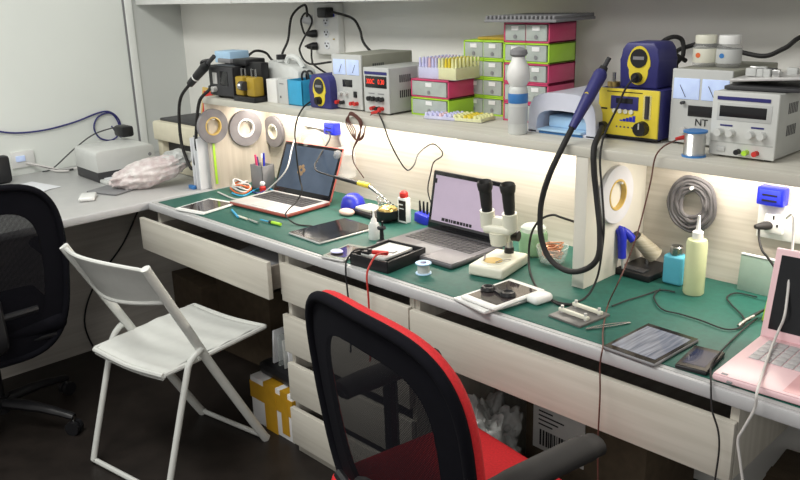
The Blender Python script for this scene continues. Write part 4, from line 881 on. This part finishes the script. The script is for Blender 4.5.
cable('power_cable', [(1.747,.40,.88), (1.6819,0.3300,0.9162), (1.6534,0.3200,0.9217), (1.6147,0.3200,0.9007), (1.5814,0.3300,0.8580), (1.5723,0.3300,0.8037), (1.6066,0.2902,0.7570), (1.7189,0.1831,0.7570), (1.7899,0.1525,0.7570), (1.8362,0.1665,0.7570)], .0032, 'rubber', 'flat black cable looping left of the white divider onto the mat')
o = MB().box((0,0,.022), (.03,.03,.045), 'royal', .006).build('plastic_clip'); o.location = (1.715,.40,MT); tag(o, 'small blue clip behind the left foot of the white divider', 'clip')

# tablets in front, mouse, fixture, tweezers
tablet('tablet', 'white tablet leaning on another, with black lens parts, before the microscope', 'tablet', (1.672,.090,MT+.010), -5, .12, .185, .008, 'white_gloss', 'tablet_glass', 'white_gloss')
tablet('tablet', 'silver back tablet lying underneath the white tablet', 'tablet', (1.662,.082,MT), -11, .125, .19, .008, 'alu', 'tablet_glass', 'white_gloss')
t = thing('camera_module', 'black round lens pair lying on the white tablet', 'lens', (1.668,.085,MT+.019), -22)
for k, (x, y) in enumerate(((-.028,-.02),(.028,.005))):
    mb = MB(); mb.lathe([(0,0),(.019,0),(.020,.003),(.017,.011),(.012,.012),(.010,.008),(0,.008)], (x,y,0), 'black', 22); mb.build('lens_ring', t)
mb = MB(); mb.b(-.03,.03,-.014,.004,0,.006,'black',.002); mb.build('bridge', t)
o = MB().box((0,0,.012), (.042,.062,.024), 'white_gloss', .011, seg=5).build('computer_mouse'); o.location = (1.752,.135,MT); o.rotation_euler = (0,0,rad(-10)); tag(o, 'white rounded mouse right of the white tablet', 'mouse')
t = thing('board_fixture', 'metal circuit board clamp fixture lying right of the white tablet', 'fixture', (1.878,.122,MT), -6)
mb = MB(); mb.b(-.048,.048,-.055,.055,.0,.006,'fixture_grey',.001); mb.build('plate', t)
for yy in (-.02, .03): mb = MB(); mb.box((0,yy,.013), (.088,.009,.009), 'scope_cream', .002); mb.build('clamp_bar', t)
for xx, yy in ((-.035,-.02),(.035,-.02),(-.035,.03),(.035,.03)): mb = MB(); mb.cyl((xx,yy,.006),(xx,yy,.024), .004, 'alu', seg=10); mb.build('screw', t)
t = thing('tweezers', 'pair of steel tweezers lying on the mat before the fixture', 'tweezers', (1.9612,0.1109,0.7520), 62)
for s_ in (-1, 1): mb = MB(); mb.tube([(-.055,s_*.0005,.004),(-.02,s_*.005,.004),(.02,s_*.005,.004),(.06,s_*.0012,.003)], .0022, 'steel', flat=.5); mb.build('arm', t)

# hot air iron with stand
t = thing('iron_holder', 'black stand with coiled cream holder at the foot of the white divider', 'stand', (1.845,.505,MT), -3)
mb = MB(); mb.b(-.065,.045,-.07,.06,0,.018,'black',.003); mb.b(-.055,.02,-.06,-.03,.017,.022,'dark_grey',.002); mb.build('base', t)
mb = MB(); mb.cyl((-.045,-.01,.100),(-.015,.03,.055), .015, 'black', .018); mb.cyl((-.041,-.005,.095),(-.006,.036,.040), .018, 'spring_cream', .024); mb.cyl((-.02,.02,.015),(-.02,.02,.055), .006, 'steel'); mb.build('funnel', t)
t = thing('desoldering_gun', 'royal blue handled iron standing nose in the cream holder', 'soldering iron', (0,0,0))
mb = MB(); mb.tube([(1.7996,0.4400,0.8016), (1.7975,0.4400,0.8379), (1.7959,0.4400,0.8657), (1.7888,0.4400,0.8838)], [.011,.012,.013,.014,.012], 'royal', seg=14); mb.tube([(1.7830,0.4400,0.8800), (1.8047,0.4500,0.8706), (1.8180,0.4600,0.8513)], .011, 'royal', seg=14); mb.build('handle', t)
mb = MB(); mb.cyl((1.7996,0.4400,0.8016), (1.8014,0.4450,0.7721), .004, 'alu'); mb.build('shaft', t)

# bottles on the right
t = thing('square_bottle', 'blue square bottle with chrome cap beside the yellow bottle', 'bottle', (1.935,.478,MT))
mb = MB(); mb.box((0,0,.04), (.055,.04,.08), 'bottle_blue', .008, seg=4); mb.build('body', t)
mb = MB(); mb.lathe([(0,.078),(.016,.078),(.017,.082),(.017,.100),(.014,.103),(0,.103)], (0,0,0), 'steel', 24); mb.build('cap', t)
t = thing('squeeze_bottle', 'tall pale yellow squeeze bottle with white nozzle on the mat', 'bottle', (2.006,.44,MT))
mb = MB(); mb.lathe([(0,0),(.023,0),(.026,.004),(.026,.135),(.023,.143),(.012,.147),(0,.147)], (0,0,0), 'yellow_liquid'); mb.build('body', t)
mb = MB(); mb.lathe([(0,.145),(.013,.145),(.0135,.163),(.009,.166),(.0055,.170),(.0035,.20),(.003,.205),(0,.205)], (0,0,0), 'white', 20); mb.build('nozzle', t)
t = thing('glass_plate', 'green tinted glass plate with white top edge leaning on the back panel', 'plate', (2.117,.545,MT), -2)
mb = MB(); mb.box((0,0,.046), (.085,.010,.092), 'glass_green', .001, (rad(-5),0,0)); mb.build('plate_body', t)
mb = MB(); mb.box((0,.004,.0945), (.085,.012,.004), 'paper', .001, (rad(-5),0,0)); mb.build('top_edge', t)
o = MB().box((0,0,.03), (.012,.05,.06), 'lime', .003, (0,rad(8),0)).build('plastic_card'); o.location = (2.215,.40,MT); tag(o, 'lime green plastic piece standing behind the pink laptop', 'card')

t = tablet('tablet', 'dark silver tablet with painted reflection stripes at the front edge of the worktop', 'tablet', (2.088,.083,MT), -3, .128, .178, .009, 'mid_grey', 'tablet_painted_reflection', 'black_gloss')
t = tablet('phone', 'glossy dark phone with painted bluish reflection lying between the striped tablet and the pink laptop', 'phone', (2.203,.078,MT), 7, .066, .115, .010, 'black', 'phone_painted_reflection', 'black_gloss')
cable('usb_cable', [(1.9056,0.2222,0.7560), (1.9136,0.2827,0.7560), (1.9273,0.3408,0.7560), (1.9377,0.3972,0.7560), (1.9728,0.4088,0.7560)], .0019, 'rubber', 'black cable across the mat before the blue bottle')
cable('usb_cable', [(1.9354,0.4013,0.7570), (1.9522,0.3406,0.7570), (2.0061,0.2816,0.7570), (2.0528,0.2809,0.7570), (2.1042,0.2776,0.7570), (2.1694,0.2656,0.7570), (2.1908,0.2999,0.7570), (2.1735,0.3551,0.7570), (2.1133,0.4195,0.7570), (2.0858,0.4578,0.7570), (2.0920,0.5003,0.7570), (2.1401,0.5055,0.7570)], .0019, 'rubber', 'black cable winding over the mat in front of the glass plate')
cable('usb_cable', [(2.1955,0.3746,0.7570), (2.1998,0.3003,0.7570), (2.2084,0.2054,0.7570), (2.2249,0.1115,0.7640), (2.2377,0.0532,0.7640), (2.2636,0.0003,0.7570), (2.2708,-0.0120,0.7425), (2.2795,-0.0200,0.7096), (2.2949,-0.0200,0.6717), (2.3007,-0.0200,0.6297), (2.2986,-0.0200,0.5610), (2.2965,-0.0200,0.5138)], .0019, 'rubber', 'black cable running past the phone and hanging over the worktop edge')
for k in range(3): cable('usb_plug', [((2.1862,0.2941,0.76),(2.1871,0.3181,0.76),(2.1881,0.3425,0.76),(2.189,0.3673,0.76))[k], ((2.1894,0.3277,0.765),(2.1903,0.3524,0.765),(2.1912,0.3774,0.765),(2.1921,0.4029,0.765))[k], ((2.1956,0.3554,0.768),(2.1965,0.3805,0.768),(2.1975,0.4061,0.768),(2.1985,0.432,0.768))[k]], .0035, ('steel','black','black')[k], ('silver connector lying nearest beside the pink laptop','black connector lying in the middle beside the pink laptop','black connector lying farthest beside the pink laptop')[k], cat='plug')
cable('charging_cable', [(2.19,.50,.97), (2.2396,0.4000,1.0078), (2.2597,0.3600,0.9632), (2.2818,0.3000,0.9148), (2.2933,0.2700,0.8579), (2.2985,0.2500,0.8244), (2.2900,0.2494,0.7900), (2.3068,0.1704,0.7760), (2.3338,0.0711,0.7760), (2.3595,-0.0174,0.7760), (2.3601,-0.0200,0.7440), (2.3447,-0.0220,0.6966), (2.3359,-0.0220,0.6672), (2.3436,-0.0220,0.6267), (2.3572,-0.0220,0.5662)], .0028, 'cable_white', 'white cable running over the pink laptop and down past the worktop edge')

# ------------------------------------------------------------------ under the desks
t = thing('taped_carton', 'white carton with amber tape on the floor left of the drawer pedestal', 'carton', (.675,.165,0), 0)
mb = MB(); mb.b(-.125,.125,-.13,.11,0,.185,'sticker',.003); mb.build('box_body', t)
mb = MB(); mb.b(-.127,.127,-.132,.112,.10,.165,'tape_amber',0); mb.b(-.04,.03,-.133,.0,0,.187,'tape_amber',0); mb.b(.06,.10,-.133,.0,.02,.187,'tape_amber',0); mb.build('tape_strips', t)
o = MB().box((0,0,.05), (.22,.20,.05), 'black', .02).build('black_case'); o.location = (.675,.16,.163); tag(o, 'black soft case lying on the amber taped carton', 'case')
for k in range(4):
    o = MB().box((0,0,.065-.006*k), (.008,.15,.13-.012*k), ('paper','glass','bag_clear','paper')[k], .001, (0,rad(6-4*k),0)).build('plastic_sleeve'); o.location = (.64+.03*k,.16,.24+.006*k-.006*k); tag(o, 'upright clear sleeve on the amber taped carton, ' + ('leftmost','second from left','third from left','rightmost')[k] + ' of four', 'sleeve')
def carton(label, loc, rz, w, d, h, m='cardboard'):
    t = thing('cardboard_box', label, 'box', loc, rz)
    mb = MB(); mb.b(-w/2,w/2,-d/2,d/2,0,h,m,.004); mb.build('box_body', t)
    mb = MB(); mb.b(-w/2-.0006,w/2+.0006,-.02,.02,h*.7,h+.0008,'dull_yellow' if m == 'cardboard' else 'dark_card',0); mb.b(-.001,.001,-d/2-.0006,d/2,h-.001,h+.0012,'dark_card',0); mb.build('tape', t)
    return t
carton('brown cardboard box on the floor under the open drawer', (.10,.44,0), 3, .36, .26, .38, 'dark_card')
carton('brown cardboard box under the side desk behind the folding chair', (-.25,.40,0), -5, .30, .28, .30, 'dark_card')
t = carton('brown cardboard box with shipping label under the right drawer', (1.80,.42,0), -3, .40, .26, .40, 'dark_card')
mb = MB(); mb.b(-.17,.01,-.1318,-.1302,.22,.365,'label_card',0); lb = mb.build('shipping_label', t)
mb = MB(); x = -.145; rnd = random.Random(5)
while x < .0: w_ = rnd.choice([.002,.004,.006]); mb.b(x,x+w_,-.133,-.1316,.235,.285,'black',0); x += w_+rnd.choice([.003,.005])
for k in range(4): mb.b(-.15,-.15+.05+.02*(k % 3),-.133,-.1316,.30+.014*k,.304+.014*k,'black',0)
mb.build('barcode', lb)
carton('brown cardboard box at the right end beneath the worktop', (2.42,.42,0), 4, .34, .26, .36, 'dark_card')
t = thing('wrap_bag', 'big crumpled clear plastic bag under the worktop beside the labelled box', 'bag', (0,0,0))
for k, (x, y, z, r, s) in enumerate(((1.545,.17,.205,.17,4),(1.72,.13,.11,.11,8))):
    mb = MB(); mb.ball((0,0,0), r, 'bag_clear', (.55,.6,1.0) if k == 0 else (.8,.9,.8), (0,0,.1), 5, 0, s, .4, 2.5); o = mb.build('bag_lobe', t, ang=60); o.location = (x,y,z)
t = thing('waste_bag', 'small white plastic bag on the floor under the red seat', 'bag', (0,0,0))
mb = MB(); mb.ball((0,0,0), .10, 'sticker', (1,.8,.7), (0,0,0), 4, 0, 8, .4, 2.5); o = mb.build('bag_body', t, ang=60); o.location = (2.02,.16,.07)
o = MB().box((0,0,.09), (.40,.16,.18), 'black', .03).build('computer_case'); o.location = (2.82,.22,0); tag(o, 'black case lying on the floor right of the drawer unit', 'case')
cable('floor_cable', [(-.50,.20,.60), (-.503,.10,.45), (-.505,-.05,.30), (-.50,-.12,.15), (-.48,-.1,.01), (-.35,-.1,.008), (-.2,.0,.008)], .004, 'rubber', 'black cable hanging down the panel under the side desk')

# ------------------------------------------------------------------ tidy origins
bpy.context.view_layer.update()
def leaves(o):
    r = [o] if o.type == 'MESH' else []
    for c in o.children: r += leaves(c)
    return r
for o in [o for o in SC.objects if o.parent is None and o.get('kind') != 'structure']:
    if o.rotation_euler.z != 0: continue
    pts = [l.matrix_world @ Vector(c) for l in leaves(o) for c in l.bound_box]
    if not pts: continue
    lo = Vector([min(p[i] for p in pts) for i in range(3)]); hi = Vector([max(p[i] for p in pts) for i in range(3)])
    if all(lo[i]-.002 <= o.location[i] <= hi[i]+.002 for i in range(3)): continue
    base = Vector(((lo.x+hi.x)/2, (lo.y+hi.y)/2, lo.z)); sh = o.location-base
    if o.type == 'MESH':
        o.data.transform(Matrix.Translation(sh))
        for c in o.children: c.location += sh
    else:
        for c in o.children: c.location += sh
    o.location = base

GROUPS = {'tape_roll':'tape rolls hung under the shelf','document_folder':'white folders beside the end panel','paper_sheet':'paper sheets on the side desk','plastic_sleeve':'clear sleeves on the taped carton','power_supply':'bench power supplies on the shelf','laptop':'laptops on the worktop','tablet':'tablets on the worktop','phone':'phones on the worktop','cardboard_box':'cardboard boxes under the desks','drawer_cabinet':'drawer units under the worktop','jar':'jars on the power supply','pen':'pens in the pen cup','marker':'pens in the pen cup','tool_bit':'small bits before the red laptop','power_plug':'plugs on the wall','network_cable':'cables at the left wall','usb_plug':'connectors beside the pink laptop','office_chair':'mesh office chairs','led_strip':'light strips under the shelf','plastic_dome':'clear holders behind the red laptop','usb_charger':'blue chargers on the back panel','tip_rack':'racks of small tips on the shelf'}
for o in SC.objects:
    if o.parent is None and 'group' not in o and 'category' in o and o.name.split('.')[0] in GROUPS: o['group'] = GROUPS[o.name.split('.')[0]]

# ------------------------------------------------------------------ light
def area(name, loc, rot, sx, sy, e, col, spread=180):
    l = bpy.data.lights.new(name, 'AREA'); l.shape = 'RECTANGLE'; l.size = sx; l.size_y = sy; l.energy = e; l.color = col; l.spread = rad(spread)
    o = bpy.data.objects.new(name, l); COL.objects.link(o); o.location = loc; o.rotation_euler = [rad(a) for a in rot]; return o
area('ceiling_light', (1.1,-1.35,2.68), (18,0,0), 1.6, .5, 44, (1,.985,.93))
area('ceiling_light_left', (-.2,-1.2,2.68), (12,-8,0), 1.0, .3, 12, (.96,1,.95))
area('fill_light_far', (3.6,-3.3,2.5), (58,0,38), 1.8, .6, 26, (1,.98,.93))  # added fill from behind the camera, brightens upright faces and under-desk
area('shelf_light_left', (.85,.49,1.0935), (-6,0,0), 1.6, .012, 9, (1,.91,.80))
area('shelf_light_right', (2.44,.49,1.0935), (-6,0,0), 1.04, .012, 5.6, (1,.91,.80))
wd = bpy.data.worlds.new('World'); SC.world = wd; wd.use_nodes = True
wd.node_tree.nodes['Background'].inputs[0].default_value = (1,.98,.95,1); wd.node_tree.nodes['Background'].inputs[1].default_value = .34

# ------------------------------------------------------------------ camera
cam = bpy.data.cameras.new('camera'); co = bpy.data.objects.new('camera', cam); COL.objects.link(co); SC.camera = co
cam.sensor_width = 36; cam.lens = 817/800*36; cam.clip_start = .02
yaw, pitch, roll = rad(46.047), rad(17.119), rad(-1.728)
f = Vector((-math.sin(yaw)*math.cos(pitch), math.cos(yaw)*math.cos(pitch), -math.sin(pitch))); r = Vector((math.cos(yaw), math.sin(yaw), 0)); u = r.cross(f)
r2 = math.cos(roll)*r+math.sin(roll)*u; u2 = -math.sin(roll)*r+math.cos(roll)*u
co.matrix_world = Matrix(((r2.x,u2.x,-f.x,2.887),(r2.y,u2.y,-f.y,-1.4375),(r2.z,u2.z,-f.z,1.5137),(0,0,0,1)))
SC.view_settings.view_transform = 'Standard'; SC.view_settings.look = 'None'; SC.view_settings.exposure = .0
